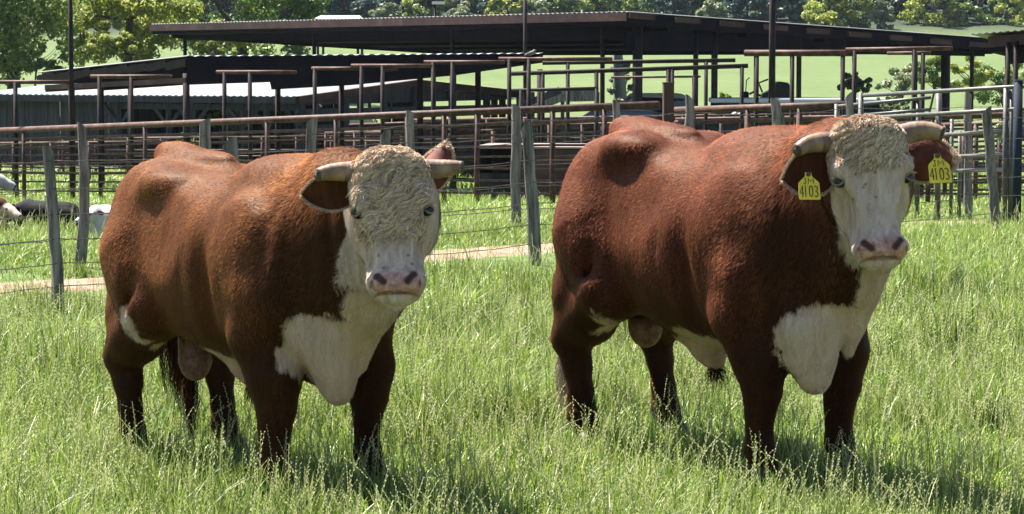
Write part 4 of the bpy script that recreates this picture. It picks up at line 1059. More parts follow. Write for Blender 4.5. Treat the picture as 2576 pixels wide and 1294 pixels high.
# steel trough box
def trough():
    a = P(1218, 370, 40.5); q = empty('feed_box', G(a.x, 40.5), R(-8), 'big rusty feed box with an open dark front by the two middle posts', 'feed box')
    w, d, h, t = 2.7, 1.6, .86, .03
    MB().box((.55, 0, h / 2 + .02), (.03, d, h)).build('side_panel', M['purlin'], q)
    MB().box((w, 0, h / 2 + .02), (.03, d, h)).build('side_panel', M['purlin'], q)
    MB().box((0, 0, h / 2 + .02), (.03, d, h)).build('side_panel', M['dark_sheet'], q)
    MB().box((w / 2, d / 2, h / 2 + .02), (w - .05, .03, h)).build('back_panel', M['purlin'], q)
    MB().box(((w + .6) / 2, -d / 2, h / 2 + .02), (w - .62, .03, h)).build('front_panel', M['purlin'], q)
    MB().box((.28, -d / 2 + .03, .28), (.5, .03, .5)).build('inner_panel', M['dark_sheet'], q)
    m = MB()
    for i in range(5): m.box((w / 2, -d / 2 + .16 + i * .325, h + .05), (w + .1, .30, .03), 0, .006)
    m.build('lid_boards', M['trough_top'], q)
M['trough_top'] = simple('trough_top', [(.3, (.28, .18, .15)), (.7, (.5, .37, .32))], 4, rough=.8)
trough()
# ---------------------------------------------------------------- sheds
M['tin_roof'] = simple('tin_roof', [(.3, (.26, .25, .25)), (.5, (.38, .36, .35)), (.7, (.50, .47, .45))], 1.2, rough=.45, spec=.5, metal=.25, stretch=(1, 1, 1), bstr=.1)
M['blue_tin'] = simple('blue_tin', [(.3, (.15, .20, .25)), (.5, (.22, .27, .31)), (.7, (.32, .35, .38))], .9, rough=.5, spec=.5, metal=.25, stretch=(1, .3, 1))
M['white_paint'] = simple('white_paint', [(.3, (.68, .70, .74)), (.7, (.82, .82, .82))], 2, rough=.4, spec=.5, bstr=.05)
def corrug(A, B, C, name, mat, parent, period=.2, amp=.012, th=0.0, ribs_along='BC', thick=.012):
    """corrugated sheet A->B along the eave, B->C down the slope; a closed thin shell"""
    A, B, C = Vector(A), Vector(B), Vector(C); e = B - A; s = C - B; L = e.length; n = int(L / period) * 4
    nr = e.cross(s).normalized(); nr = nr if nr.z > 0 else -nr; V = []
    for lay in (0, 1):
        for i in range(n + 1):
            t = i / n; z = amp * math.sin(2 * math.pi * t * L / period) - lay * thick
            for k in (0, 1): V.append(tuple(A + e * t + s * k + nr * z))
    m = (n + 1) * 2; F = []
    for i in range(n):
        a = i * 2; F.append((a, a + 2, a + 3, a + 1)); F.append((m + a, m + a + 1, m + a + 3, m + a + 2))
        F.append((a, a + m, a + 2 + m, a + 2)); F.append((a + 1, a + 3, a + 3 + m, a + 1 + m))
    F += [(0, 1, 1 + m, m), (2 * n, 2 * n + m, 2 * n + 1 + m, 2 * n + 1)]
    return MB().add(V, F).build(name, M[mat], parent, False)
def pole(p, parent, r=.05, mat='dark_pipe', name='post'):
    return MB().tube([G(p.x, p.y) - Vector((0, 0, .3)), p], r, 10).build(name, M[mat], parent, True)
def on_line(A, B, u):
    r_ = (u - U0) / F_PX; t = (r_ * A.y - A.x) / ((B.x - A.x) - r_ * (B.y - A.y)); return A.lerp(B, t)
# ---- the big open shed
C_ = P(1580, 29, 60); NL = P(380, 61, 81); RR = P(2530, 98, 66); BL = NL + RR - C_
s1 = empty('open_shed', G(C_.x, C_.y), 0, 'large open-sided cattle shed with the long low tin roof across the picture', 'shed')
off = s1.location.copy()
def rel(p): return Vector(p) - off
def P1(o): o.location = -off; return o
P1(corrug(NL, C_, RR, 'roof', 'tin_roof', s1))
dn = Vector((0, 0, -1))
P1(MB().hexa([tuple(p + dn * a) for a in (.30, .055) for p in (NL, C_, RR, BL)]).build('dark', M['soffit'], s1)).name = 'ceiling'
e = (C_ - NL).normalized(); sdir = (RR - C_).normalized()
P1(MB().beam(NL + dn * .12 - sdir * .03, C_ + dn * .12 - sdir * .03, .04, .19).build('fascia', M['purlin'], s1))
for k in range(9):            # purlin ends stepping down the rake
    a = C_.lerp(RR, k / 9) + e * .06; b = C_.lerp(RR, (k + .55) / 9) + e * .06
    P1(MB().beam(a + dn * (.10 + .012 * k), b + dn * (.10 + .012 * k), .06, .12).build('purlin', M['purlin'], s1))
for k in range(5):
    a = NL.lerp(BL, .1 + k * .2) + dn * .31; b = C_.lerp(RR, .1 + k * .2) + dn * .31
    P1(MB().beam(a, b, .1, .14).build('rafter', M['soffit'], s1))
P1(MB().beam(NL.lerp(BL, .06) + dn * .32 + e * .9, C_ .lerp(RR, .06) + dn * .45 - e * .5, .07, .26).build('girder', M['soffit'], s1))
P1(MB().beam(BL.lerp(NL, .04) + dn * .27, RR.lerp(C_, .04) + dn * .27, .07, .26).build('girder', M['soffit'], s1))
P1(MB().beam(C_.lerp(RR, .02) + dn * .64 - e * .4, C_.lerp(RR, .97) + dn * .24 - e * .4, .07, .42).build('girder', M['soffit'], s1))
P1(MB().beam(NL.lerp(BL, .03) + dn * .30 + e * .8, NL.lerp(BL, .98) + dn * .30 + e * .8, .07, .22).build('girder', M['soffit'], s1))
for u in (468, 792, 1138, 1515):
    p = on_line(NL.lerp(BL, .06), C_.lerp(RR, .06), u) + dn * .3; P1(pole(p, s1, .055))
for u, r_ in ((1603, .115), (1749, .06), (1796, .075), (2008, .06), (2118, .055), (2442, .05)):
    p = on_line(C_ - e * .4, RR - e * .4, u) + dn * .3; P1(pole(p, s1, r_))
for u in (930, 1043, 1330, 1900, 2300, 2376):
    p = on_line(BL + dn * .4, RR + dn * .4, u); P1(pole(p, s1, .06 if u != 2376 else .12))
# ---- second low shed
c1 = P(470, 141, 46); L1 = P(96, 182, 50); R1 = P(1366, 134, 49); b1 = L1 + R1 - c1
s2 = empty('open_shed', G(c1.x, c1.y), 0, 'lower open shed whose dark roof edge drops to the left under the large shed', 'shed')
off = s2.location.copy()
P1(corrug(c1, R1, b1, 'roof', 'tin_roof', s2))
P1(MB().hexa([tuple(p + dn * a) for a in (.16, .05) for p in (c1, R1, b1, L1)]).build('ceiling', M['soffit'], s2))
def drop(a, ua, va, Y): return P(ua, va, Y)
front = [P(470, 142.5, 45.9), P(1366, 135.5, 48.9), P(1366, 158, 48.9), P(1145, 190, 48.2), P(880, 215, 47.3), P(683, 226, 46.6), P(679, 207, 46.6), P(470, 214, 45.9)]
V = [tuple(p) for p in front] + [tuple(p + Vector((0, .06, 0))) for p in front]; n = len(front)
P1(MB().add(V, [tuple(range(n))[::-1], tuple(range(n, 2 * n))] + [(i, (i + 1) % n, n + (i + 1) % n, n + i) for i in range(n)]).build('side_panel', M['soffit'], s2))
lef = [P(122, 192, 49.7), P(466, 152, 46.1), P(466, 214, 46.1), P(261, 228, 48.2), P(258, 209, 48.2), P(124, 211, 49.7)]
V = [tuple(p) for p in lef] + [tuple(p + Vector((.02, .06, 0))) for p in lef]; n = len(lef)
P1(MB().add(V, [tuple(range(n))[::-1], tuple(range(n, 2 * n))] + [(i, (i + 1) % n, n + (i + 1) % n, n + i) for i in range(n)]).build('side_panel', M['soffit'], s2))
rk = (c1 - L1)
for k in range(8):
    a = L1.lerp(c1, k / 8) ; b = L1.lerp(c1, (k + 1) / 8)
    P1(MB().beam(a + dn * (.14 + .01 * (k % 2)), b + dn * (.10 + .01 * (k % 2)), .06, .14).build('purlin', M['dark_pipe'], s2))
P1(MB().beam(L1.lerp(c1, .06) + dn * .30 + Vector((0, -.08, 0)), c1 + dn * .42 + Vector((0, -.08, 0)), .05, .09).build('girt', M['purlin'], s2))
P1(MB().beam(L1.lerp(c1, .06) + dn * .36 + Vector((0, -.08, 0)), P(1000, 175, 47.5) , .05, .05).build('girt', M['purlin'], s2))
for u in (182, 470, 1140): P1(pole(on_line(L1, c1, u) + dn * .2 if u < 470 else on_line(c1, R1, u) + dn * .3, s2, .06))
for u in (256, 330, 700, 860, 1050, 1200, 1360): P1(pole(on_line(L1, b1, u) + dn * .15 if u < 1000 else on_line(c1, R1, u) + dn * .3 + Vector((0, 1.5, 0)), s2, .055))
# ---- board-walled barn with the pale tin roof
E = P(744, 243, 60); EL = P(-75, 237, 66.2); ed = (EL - E).normalized(); gd_ = Vector((-ed.y, ed.x, 0)); gd_ = gd_ if gd_.y > 0 else -gd_; gd_.normalize()
Kp = E + gd_ * 4.4; Kp.z = 1.56; Wp = E + gd_ * 8.8; Wp.z = E.z + .03; Lb = EL - E
s3 = empty('barn', G(E.x, E.y), 0, 'low old barn with grey board walls and a pale corrugated roof on the left', 'barn'); off = s3.location.copy()
P1(corrug(E, E + Lb * .72, Kp + Lb * .72, 'roof', 'tin_roof', s3, .2, .014)); P1(corrug(E + Lb * .72, E + Lb, Kp + Lb, 'roof', 'blue_tin', s3, .2, .014))
P1(corrug(Kp, Kp + Lb, Wp + Lb, 'roof', 'tin_roof', s3, .2, .014))
P1(MB().beam(E + dn * .09, EL + dn * .09, .05, .15).build('fascia', M['barn_wood'], s3)); P1(MB().beam(Wp + dn * .09, Wp + Lb + dn * .09, .05, .15).build('fascia', M['barn_wood'], s3))
P1(MB().beam(E + dn * .08 - ed * .1, Kp + dn * .08 - ed * .1, .04, .16).build('bargeboard', M['purlin'], s3)); P1(MB().beam(Kp + dn * .08 - ed * .1, Wp + dn * .08 - ed * .1, .04, .16).build('bargeboard', M['purlin'], s3))
tri = [E + dn * .2, Wp + dn * .2, Kp + dn * .16]; P1(MB().add([tuple(p + ed * .1) for p in tri] + [tuple(p + ed * .16) for p in tri], [(0, 1, 2), (5, 4, 3), (0, 3, 4, 1), (1, 4, 5, 2), (2, 5, 3, 0)]).build('gable', M['barn_wood'], s3))
def boards(a, b, z1, name='wall', mat='barn_wood', w=.2):
    a, b = Vector(a), Vector(b); L = (b - a).length; n = int(L / w); m = MB(); d = (b - a).normalized()
    for i in range(n):
        p = a.lerp(b, (i + .5) / n); g = G(p.x, p.y); zt = z1 + random.uniform(-.03, .0)
        m.box((p.x + random.uniform(-.012, .012), p.y + random.uniform(-.012, .012), (zt + g.z - .1) / 2), (w * .96, .03, zt - g.z + .1), math.atan2(d.y, d.x))
    return P1(m.build(name, M[mat], s3))
ea = on_line(E, EL, 266); boards(EL + gd_ * .3, ea + gd_ * .3, E.z - .12)
boards(on_line(E, EL, 330) + gd_ * 4, on_line(E, EL, 595) + gd_ * 4, E.z)          # inner wall
boards(ea + gd_ * .35, ea + gd_ * 4, E.z - .1)
boards(Wp + Lb + dn * .1, Wp + Lb * .60, Wp.z - .1)
boards(Wp + Lb * .42, Wp + Lb * .30, Wp.z - .1); boards(Wp + Lb * .12, Wp + Lb * .05, Wp.z - .1)
for u in (283, 408, 470, 596, 655, 742):
    p = on_line(E, EL, u) + gd_ * .25; g = G(p.x, p.y)
    P1(MB().tube([g - Vector((0, 0, .2)), Vector((p.x, p.y, E.z - .15))], .085, 7).build('post', M['barn_wood'], s3))
    for sg in (-1, 1):
        P1(MB().beam(Vector((p.x, p.y, E.z - .75)) + Vector((0, -.02, 0)), Vector((p.x, p.y, E.z - .2)) + ed * (sg * .55) + Vector((0, -.02, 0)), .07, .09).build('brace', M['barn_wood'], s3))
P1(MB().beam(E + dn * .26 + gd_ * .25, ea + dn * .26 + gd_ * .25, .08, .14).build('plate', M['barn_wood'], s3))
for f_ in (0.02, .2, .36, .5, .66, .82, .98):
    p = E.lerp(Wp, f_); g = G(p.x, p.y); zt = E.z + (.33 - abs(f_ - .5) * .66) - .1
    P1(MB().tube([g - Vector((0, 0, .2)), Vector((p.x, p.y, zt))], .09, 7).build('post', M['barn_wood'], s3))
P1(MB().beam(Vector((E.x, E.y, E.z - .35)), Vector((Wp.x, Wp.y, E.z - .35)), .06, .12).build('gate_rail', M['barn_wood'], s3))
P1(MB().beam(Vector((E.x, E.y, E.z - .8)), Vector((Wp.x, Wp.y, E.z - .8)), .05, .3).build('gate_rail', M['barn_wood'], s3))
# ---- corner of another shed at the right edge
a1 = P(2443, 86, 50); a2 = P(2760, 60, 47); a3 = a2 + Vector((2.2, 6, -.25)); a4 = a1 + Vector((2.2, 6, -.25))
s4 = empty('open_shed', G(a1.x, a1.y), 0, 'corner of a rust-red shed roof jutting in at the right edge', 'shed'); off = s4.location.copy()
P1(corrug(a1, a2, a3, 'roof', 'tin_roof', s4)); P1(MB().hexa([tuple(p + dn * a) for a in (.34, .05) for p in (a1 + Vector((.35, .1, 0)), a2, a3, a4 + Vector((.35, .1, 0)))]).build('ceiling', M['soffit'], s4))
P1(MB().beam(a1 + dn * .15 + Vector((.33, -.03, 0)), a2 + dn * .15 - Vector((0, .03, 0)), .05, .2).build('fascia', M['purlin'], s4))
P1(MB().beam(a1 + dn * .42 + Vector((.7, .2, 0)), a2 + dn * .42 + Vector((0, .2, 0)), .06, .3).build('girder', M['soffit'], s4))
for u in (2538, 2558, 2720): P1(pole(on_line(a1, a2, u) + dn * .2 + Vector((0, .25, 0)), s4, .05))
# ---- far white roof
w0 = P(792, 47, 100); q = empty('white_shed', G(w0.x, 100), 0, 'white roof of a distant shed peeping over the large shed', 'shed'); hh = w0.z - q.location.z
[MB().bar((x_, y_, -.2), (x_, y_, hh), .05, 8).build('post', M['dark_pipe'], q, True) for x_ in (.1, 1.6) for y_ in (.1, 2.9)]
MB().add([(0, -.2, hh), (1.7, -.2, hh), (1.7, 3.2, hh), (0, 3.2, hh), (.12, 1.5, hh + .14), (1.6, 1.5, hh + .14)], [(3, 2, 1, 0), (0, 1, 5, 4), (2, 3, 4, 5), (0, 4, 3), (1, 2, 5)]).build('roof', M['white_paint'], q)
# ---- overhead pipe frames of the pens
def frame(u0, u1, v, Y, posts, label, r=.032, mat='rust_pipe', dv=0, rp=.035):
    Y = Y * .86; A = P(u0, v, Y); B = P(u1, v + dv, Y - .5)
    q = empty('overhead_pipe_rack', G(A.x, A.y), 0, label, 'pipe frame', 'overhead pipe frames of the pens'); o_ = q.location.copy()
    b = MB().bar(A - o_, B - o_, r, 8).build('header', M[mat], q, True)
    for u in posts:
        p = on_line(A, B, u); MB().tube([G(p.x, p.y) - Vector((0, 0, .3)) - o_, p - o_], rp, 8).build('post', M['dark_pipe'], q, True)
    return q
frame(-60, 176, 207, 50, (41,), 'pipe frame at the far left ending at the tall pole')
frame(228, 432, 193, 50, (252, 332), 'pipe frame in front of the brown girt of the lower shed')
frame(545, 745, 182, 50, (566, 630), 'pipe frame over the white part of the barn roof')
frame(785, 905, 173, 51, (793,), 'short pipe frame beside the post of the large shed')
frame(884, 1086, 166, 50, (910, 963), 'pipe frame above the curly head of the untagged bull')
frame(1067, 1268, 157, 50, (1090, 1138), 'pipe frame between the barn gable and the middle tall pole')
frame(1255, 1540, 149, 50, (1281, 1330), 'pipe frame with the small bird on it')
frame(1873, 2150, 134, 48, (1902, 1991, 2118), 'thick rusty pipe frame at the right tall pole', .05)
frame(2128, 2396, 126, 47, (2147, 2297), 'pale pipe frame at the right under the shed edge', .035, dv=-4)
frame(2233, 2340, 134, 50, (2319,), 'short pipe frame tucked below the pale one')
frame(1282, 1882, 186, 53, (1365, 1428, 1500, 1680, 1690, 1865), 'dark pipe frame across the open field in the middle', .038, 'dark_pipe', -20)
frame(1365, 1850, 159, 56, (1428, 1775), 'uppermost dark pipe across the open field', .036, 'dark_pipe', -7)
frame(1282, 1505, 228, 52, (1310, 1500), 'low dark pipe frame beside the plank ramp', .03, 'dark_pipe', -5)
frame(1538, 1762, 195, 54, (1690, 1745), 'thin brown pipe crossing the pale-trunked tree', .02, 'rust_pipe', -2)
# ---- tall poles
def tall_pole(u, v, Y, r, label, lean=0):
    t = P(u, v, Y); g = G(t.x, Y); q = empty('tall_pole', g, 0, label, 'pole'); h = t.z - g.z
    MB().tube([(0, 0, -.3), (lean, 0, h)], [r, r * .85], 12).build('shaft', M['dark_pipe'], q, True)
    MB().tube([(-.0, 0, -.02), (0, 0, .06)], [r * 2, r * 1.4], 12).build('base_collar', M['rust_pipe'], q, True); return q
tall_pole(175, -160, 42.5, .040, 'thin tall pole rising through the left trees')
tall_pole(1945, -200, 40, .055, 'tall rusty pole crossing the large shed roof between the two heads')
tall_pole(1321, -60, 57, .045, 'tall pole in front of the middle of the large shed')
lp = P(1094, 10, 88); q = empty('yard_lamp', G(lp.x, 88), 0, 'small yard lamp on a post above the middle of the shed roof', 'lamp'); h = lp.z - q.location.z
MB().tube([(0, 0, 0), (0, 0, h)], .03, 8).build('pole', M['dark_pipe'], q, True); MB().box((.12, 0, h + .03), (.42, .3, .09)).build('lamp_head', M['white_paint'], q)
# ---- little bird
bp = P(1334, 143, 42.9); q = empty('bird', bp, 0, 'small pale bird perched on the pipe frame', 'bird')
MB().tube([(-.10, 0, .02), (-.05, 0, .035), (0, 0, .05), (.05, 0, .07), (.075, 0, .10), (.10, 0, .10)], [.006, .022, .035, .032, .022, .004], 10).build('body', M['bird'] if 'bird' in M else M['wood_post'], q, True)
# ---- plank ramp, trailer, pickup, cars, tractor
def ramp_():
    a = P(1300, 268, 52); q = empty('loading_ramp', G(a.x, 52), 0, 'weathered plank loading ramp sloping up beside the low pipe frame', 'ramp'); o_ = q.location.copy()
    def Q(u, v, Y): return P(u, v, Y) - o_
    MB().beam(Q(1290, 278, 52), Q(1410, 228, 52), .05, .16).build('side_board', M['barn_wood'], q); MB().beam(Q(1320, 282, 51.5), Q(1440, 236, 51.5), .05, .14).build('side_board', M['wood_post'], q)
    MB().beam(Q(1410, 240, 52), Q(1505, 238, 52), .05, .26).build('platform', M['wood_post'], q)
    for u in (1340, 1415, 1503):
        p = Q(u, 232, 52.1); MB().tube([p, Vector((p.x, p.y, -.1))], .04, 7).build('leg', M['barn_wood'], q)
ramp_()
M['glass'] = simple('glass', [(.3, (.01, .015, .02)), (.7, (.03, .04, .05))], 2, rough=.05, spec=.6)
M['tyre'] = simple('tyre', [(.3, (.01, .01, .01)), (.7, (.03, .03, .03))], 9, rough=.8)
M['dark_paint'] = simple('dark_paint', [(.3, (.01, .012, .03)), (.7, (.02, .022, .04))], 1, rough=.2, spec=.6, bstr=.02)
def profile_body(prof, w, name, mat, q, inset=0):
    """closed side profile (x, z) pushed across the width, narrower at the top"""
    n = len(prof); zmax = max(z for x, z in prof); V = []
    for sg in (-1, 1):
        for x, z in prof: V.append((x, sg * w / 2 * (1 - inset * max(0, z / zmax - .5)), z))
    return MB().add(V, [tuple(range(n))[::-1], tuple(range(n, 2 * n))] + [(i, (i + 1) % n, n + (i + 1) % n, n + i) for i in range(n)]).build(name, M[mat], q, bevel=.04)
def vehicle(pos, rz, paint, label, cat, name, kind='car'):
    q = empty(name, pos, rz, label, cat)
    if kind == 'car': prof = [(-2.1, .35), (-2.15, .75), (-1.9, .95), (-1.3, 1.0), (-.8, 1.42), (.5, 1.46), (1.2, 1.02), (2.0, .88), (2.2, .6), (2.15, .35)]
    else: prof = [(-2.6, .45), (-2.65, .95), (-.9, 1.0), (-.85, 1.62), (-.6, 1.72), (.55, 1.72), (1.15, 1.12), (2.3, 1.05), (2.5, .8), (2.45, .45)]
    profile_body(prof, 1.75, 'body', paint, q, .25)
    if kind == 'car': g = [[(-1.1, 1.02), (-.72, 1.36), (.42, 1.40), (1.05, 1.02)]]
    else: g = [[(-.75, 1.1), (-.7, 1.6), (.5, 1.64), (1.0, 1.12)]]
    for sg in (-1, 1):
        V = [(x, sg * (.90 - .12 * (z - .9)), z) for x, z in g[0]] + [(x, sg * (.86 - .12 * (z - .9)), z) for x, z in g[0]]
        MB().add(V, [(0, 1, 2, 3), (7, 6, 5, 4), (0, 4, 5, 1), (1, 5, 6, 2), (2, 6, 7, 3), (3, 7, 4, 0)]).build('window', M['glass'], q)
    a, b = g[0][3], g[0][2]
    MB().hexa([(a[0] + .12, -.7, a[1]), (a[0] + .12, .7, a[1]), (a[0] + .05, .7, a[1]), (a[0] + .05, -.7, a[1]), (b[0] + .14, -.62, b[1]), (b[0] + .14, .62, b[1]), (b[0] + .05, .62, b[1]), (b[0] + .05, -.62, b[1])]).build('windscreen', M['glass'], q)
    for x in (-1.45, 1.4):
        for sg in (-1, 1):
            w = MB().tube([(x, sg * .62, .34), (x, sg * .9, .34)], .34, 20).build('wheel', M['tyre'], q, False); MB().tube([(x, sg * .9, .34), (x, sg * .915, .34)], .19, 14).build('rim', M['white_paint'], w)
    for sg in (-1, 1): MB().box((2.18 if kind == 'car' else 2.47, sg * .62, .72), (.06, .26, .12)).build('headlight', M['glass'], q)
    return q
p = P(1745, 262, 68); vehicle(Vector((p.x - 1.0, 68, p.z - 1.45)), R(183), 'white_paint', 'white pickup standing just left of the long white stock trailer', 'pickup', 'pickup_truck', 'pickup')
p = P(1520, 296, 60); vehicle(Vector((p.x + .3, 60, p.z - 1.25)), R(175), 'dark_paint', 'dark car glinting behind the rails just left of the tagged bull', 'car', 'parked_car')
p = P(1610, 294, 64); vehicle(Vector((p.x + .8, 64, p.z - 1.3)), R(176), 'dark_paint', 'dark car half hidden behind the rump of the tagged bull', 'car', 'parked_car')
p = P(775, 277, 86); vehicle(Vector((p.x, 86, p.z - 1.1)), R(5), 'white_paint', 'white car seen through the open barn', 'car', 'parked_car')
def trailer():
    a = P(1790, 246, 62); q = empty('stock_trailer', G(a.x, 62), R(-3), 'long stock trailer with a white top edge and dark side behind the rails', 'trailer'); h = a.z - q.location.z
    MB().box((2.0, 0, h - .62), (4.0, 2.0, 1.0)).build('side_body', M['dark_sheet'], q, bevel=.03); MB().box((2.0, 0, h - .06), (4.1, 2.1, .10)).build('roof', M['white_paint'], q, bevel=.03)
    m = MB()
    for i in range(9): m.box((.1 + i * .475, -1.02, h - .62), (.05, .03, 1.0))
    m.build('ribs', M['dark_pipe'], q)
    for x in (1.4, 2.3): MB().tube([(x, -1.03, .36), (x, -.8, .36)], .36, 18).build('wheel', M['tyre'], q); 
    MB().tube([(0, 0, .5), (-1.1, 0, .5)], .05, 8).build('drawbar', M['dark_pipe'], q)
trailer()
def tractor():
    a = P(1955, 242, 72); q = empty('tractor', Vector((a.x, 72, a.z - 1.0)), 0, 'grey machine hood with a bent boom standing beyond the trailer', 'tractor')
    profile_body([(-.42, .6), (-.42, 1.05), (-.22, 1.15), (-.05, 1.36), (.02, 1.40), (.27, 1.36), (.32, 1.25), (.36, .6)], .8, 'hood', 'grey_machine', q)
    MB().tube([(-.4, 0, 1.1), (-.5, 0, 1.35), (-.25, 0, 1.45)], .025, 8).build('boom', M['dark_pipe'], q); MB().tube([(-.45, 0, 1.0), (-.62, 0, 1.12), (-.75, 0, 1.05)], .03, 8).build('boom', M['dark_pipe'], q)
    MB().box((-.85, 0, 1.02), (.16, .2, .2)).build('counterweight', M['dark_sheet'], q, bevel=.03); MB().tube([(-.85, 0, 1.1), (-.83, 0, 1.42), (-.75, 0, 1.5)], .014, 6).build('exhaust', M['dark_pipe'], q)
    for x in (-.5, .15): MB().tube([(x, -.5, .42), (x, -.25, .42)], .42, 18).build('wheel', M['tyre'], q)
    MB().box((-.25, 0, .6), (1.2, .5, .3)).build('chassis', M['dark_sheet'], q)
M['grey_machine'] = simple('grey_machine', [(.3, (.05, .055, .07)), (.7, (.11, .115, .13))], 3, rough=.5)
tractor()
# leaning white boards behind the rails
for k, (u0, v0, u1, v1, lab) in enumerate(((1838, 292, 1858, 277, 'wider pale board leaning behind the rails between the bulls'), (1852, 291, 1873, 279, 'narrower pale board leaning just right of the wider one'))):
    a = P(u0, v0, 54.5); b = P(u1, v1, 54.9); q = empty('leaning_board', G(a.x, 54.5), 0, lab, 'board'); o_ = q.location.copy()
    d = (b - a); a2 = a - d * 3.0
    MB().beam(a2 - o_, b - o_, .05 if k == 0 else .03, .03).build('plank', M['white_paint'], q)
# ---------------------------------------------------------------- trees, bushes, woods
def leaf_material(name, cols, trans=.4):
    m, nt, out = new_mat(name)
    t = attr(nt, 'tint').outputs['Fac']; c = ramp(nt, t, cols)
    d = nt.nodes.new('ShaderNodeBsdfPrincipled'); nt.links.new(c, d.inputs['Base Color']); d.inputs['Roughness'].default_value = .5; d.inputs['Specular IOR Level'].default_value = .3
    tr = nt.nodes.new('ShaderNodeBsdfTranslucent'); nt.links.new(c, tr.inputs[0])
    ms = nt.nodes.new('ShaderNodeMixShader'); ms.inputs[0].default_value = trans
    nt.links.new(d.outputs[0], ms.inputs[1]); nt.links.new(tr.outputs[0], ms.inputs[2]); nt.links.new(ms.outputs[0], out.inputs[0]); return m
M['leaf_mid'] = leaf_material('leaf_mid', [(0, (.05, .14, .04)), (.5, (.19, .32, .06)), (1, (.55, .64, .14))])
M['leaf_hazy'] = leaf_material('leaf_hazy', [(0, (.015, .07, .07)), (.6, (.06, .15, .11)), (1, (.27, .38, .20))])  # blue of distant haze painted into the leaf colour
M['leaf_bright'] = leaf_material('leaf_bright', [(0, (.16, .24, .04)), (.5, (.44, .52, .07)), (1, (.78, .80, .22))], .5)
M['leaf_pale'] = leaf_material('leaf_pale', [(0, (.10, .17, .08)), (.5, (.30, .38, .18)), (1, (.58, .60, .36))], .4)
M['bark'] = simple('bark', [(.3, (.05, .042, .035)), (.7, (.15, .13, .11))], 5, rough=.95, stretch=(2, 2, .5), bstr=.8)
M['pale_bark'] = simple('pale_bark', [(.3, (.16, .16, .17)), (.7, (.32, .31, .31))], 4, rough=.9, stretch=(2, 2, .5))
def crown_mesh(c, rad, nclump, nleaf, ls, seed, shell=.55, flat=.0):
    r = np.random.default_rng(seed); c = np.array(c, float); rad = np.array(rad, float)
    d = r.normal(size=(nclump, 3)); d /= np.linalg.norm(d, axis=1, keepdims=True); rr = (shell + (1 - shell) * r.random(nclump)) ** .8
    lump = 1 + .22 * vnoise(d, 2.2, seed + 1)
    cc = c + d * rad * (rr * lump)[:, None]; cr = rad.min() * r.uniform(.17, .36, nclump)
    ci = r.choice(nclump, nleaf, p=cr ** 2 / (cr ** 2).sum())
    q = r.normal(size=(nleaf, 3)); q /= np.linalg.norm(q, axis=1, keepdims=True); q *= (r.random((nleaf, 1)) ** .45)
    p = cc[ci] + q * cr[ci][:, None] * (1, 1, .72)
    n = q + r.normal(size=(nleaf, 3)) * .6 + (0, 0, .4); n /= np.linalg.norm(n, axis=1, keepdims=True)
    a = np.cross(n, r.normal(size=(nleaf, 3))); a /= np.linalg.norm(a, axis=1, keepdims=True); b = np.cross(n, a); s = ls * r.uniform(.5, 1.3, (nleaf, 1))
    V = np.stack([p - a * s, p - b * s * .55, p + a * s, p + b * s * .55], 1).reshape(-1, 3)
    t = np.clip(.45 + r.normal(size=nclump) * .2, 0, 1)[ci] + r.normal(size=nleaf) * .16
    return V, np.arange(nleaf * 4).reshape(-1, 4), np.repeat(np.clip(t, 0, 1), 4), cc
def tree(name, base, c, rad, trunk_r, leaf, nclump, nleaf, ls, label, seed, cat='tree', bark='bark', group=None, shell=.5, limbs=9, lowlimb=None):
    q = empty(name, base, 0, label, cat, group); r = np.random.default_rng(seed)
    V, F, t, cc = crown_mesh(c, rad, nclump, nleaf, ls, seed, shell)
    np_mesh('crown', V, [F], M[leaf], q, False, {'tint': t})
    m = MB(); top = Vector((c[0], c[1], c[2] + rad[2] * .3)); fork = Vector((c[0] * .6, c[1] * .6, max(.3, c[2] - rad[2] * .75)))
    m.tube([(0, 0, -.3), fork * .5 + Vector((r.normal() * .1, 0, 0)), fork, fork.lerp(top, .5) + Vector((.1, 0, 0)), top], [trunk_r * 1.25, trunk_r, trunk_r * .85, trunk_r * .5, trunk_r * .15], 9)
    for k in r.choice(len(cc), min(limbs, len(cc)), replace=False):
        e = Vector(cc[k]); s = fork.lerp(top, r.random() * .6); mid = s.lerp(e, .5) + Vector((0, 0, -.1 * (e - s).length * r.random()))
        m.tube([s, mid, e], [trunk_r * .42, trunk_r * .26, trunk_r * .08], 6)
    if lowlimb:
        for L in lowlimb: m.tube([Vector(p) for p in L[0]], L[1], 8)
    m.build('trunk', M[bark], q, True)
    return q
def at(u, v, Y, crown_w, crown_h):
    """base on the ground and crown centre, radii, from the crown's middle in the photograph"""
    p = P(u, v, Y); g = G(p.x, Y); k = Y / F_PX
    return g, (0, 0, p.z - g.z), (crown_w * k, crown_w * k * .9, crown_h * k)
g, c, rd = at(30, 0, 96, 250, 225); g0 = g.copy(); q0 = Vector((-2.6, 0, 0))
tree('shade_tree', g, c, rd, .26, 'leaf_mid', 70, 26000, .085, 'big dark green shade tree filling the top left corner', 301, lowlimb=[(((-3.5, 0, .6), (-1.9, -.3, 1.6), (-.9, -.4, 2.15), (.2, -.4, 2.35)), (.14, .11, .08, .03))], shell=.35)
g, c, rd = at(205, 75, 104, 70, 95)
tree('young_tree', g, c, rd, .12, 'leaf_bright', 26, 7000, .075, 'small yellow-green tree between the two big trees by the thin pole', 302)
g, c, rd = at(320, 20, 99, 155, 165)
tree('shade_tree', g, c, rd, .2, 'leaf_bright', 46, 17000, .085, 'bright yellow-green tree left of the end of the large roof', 303, shell=.35)
g, c, rd = at(610, 0, 108, 270, 155)
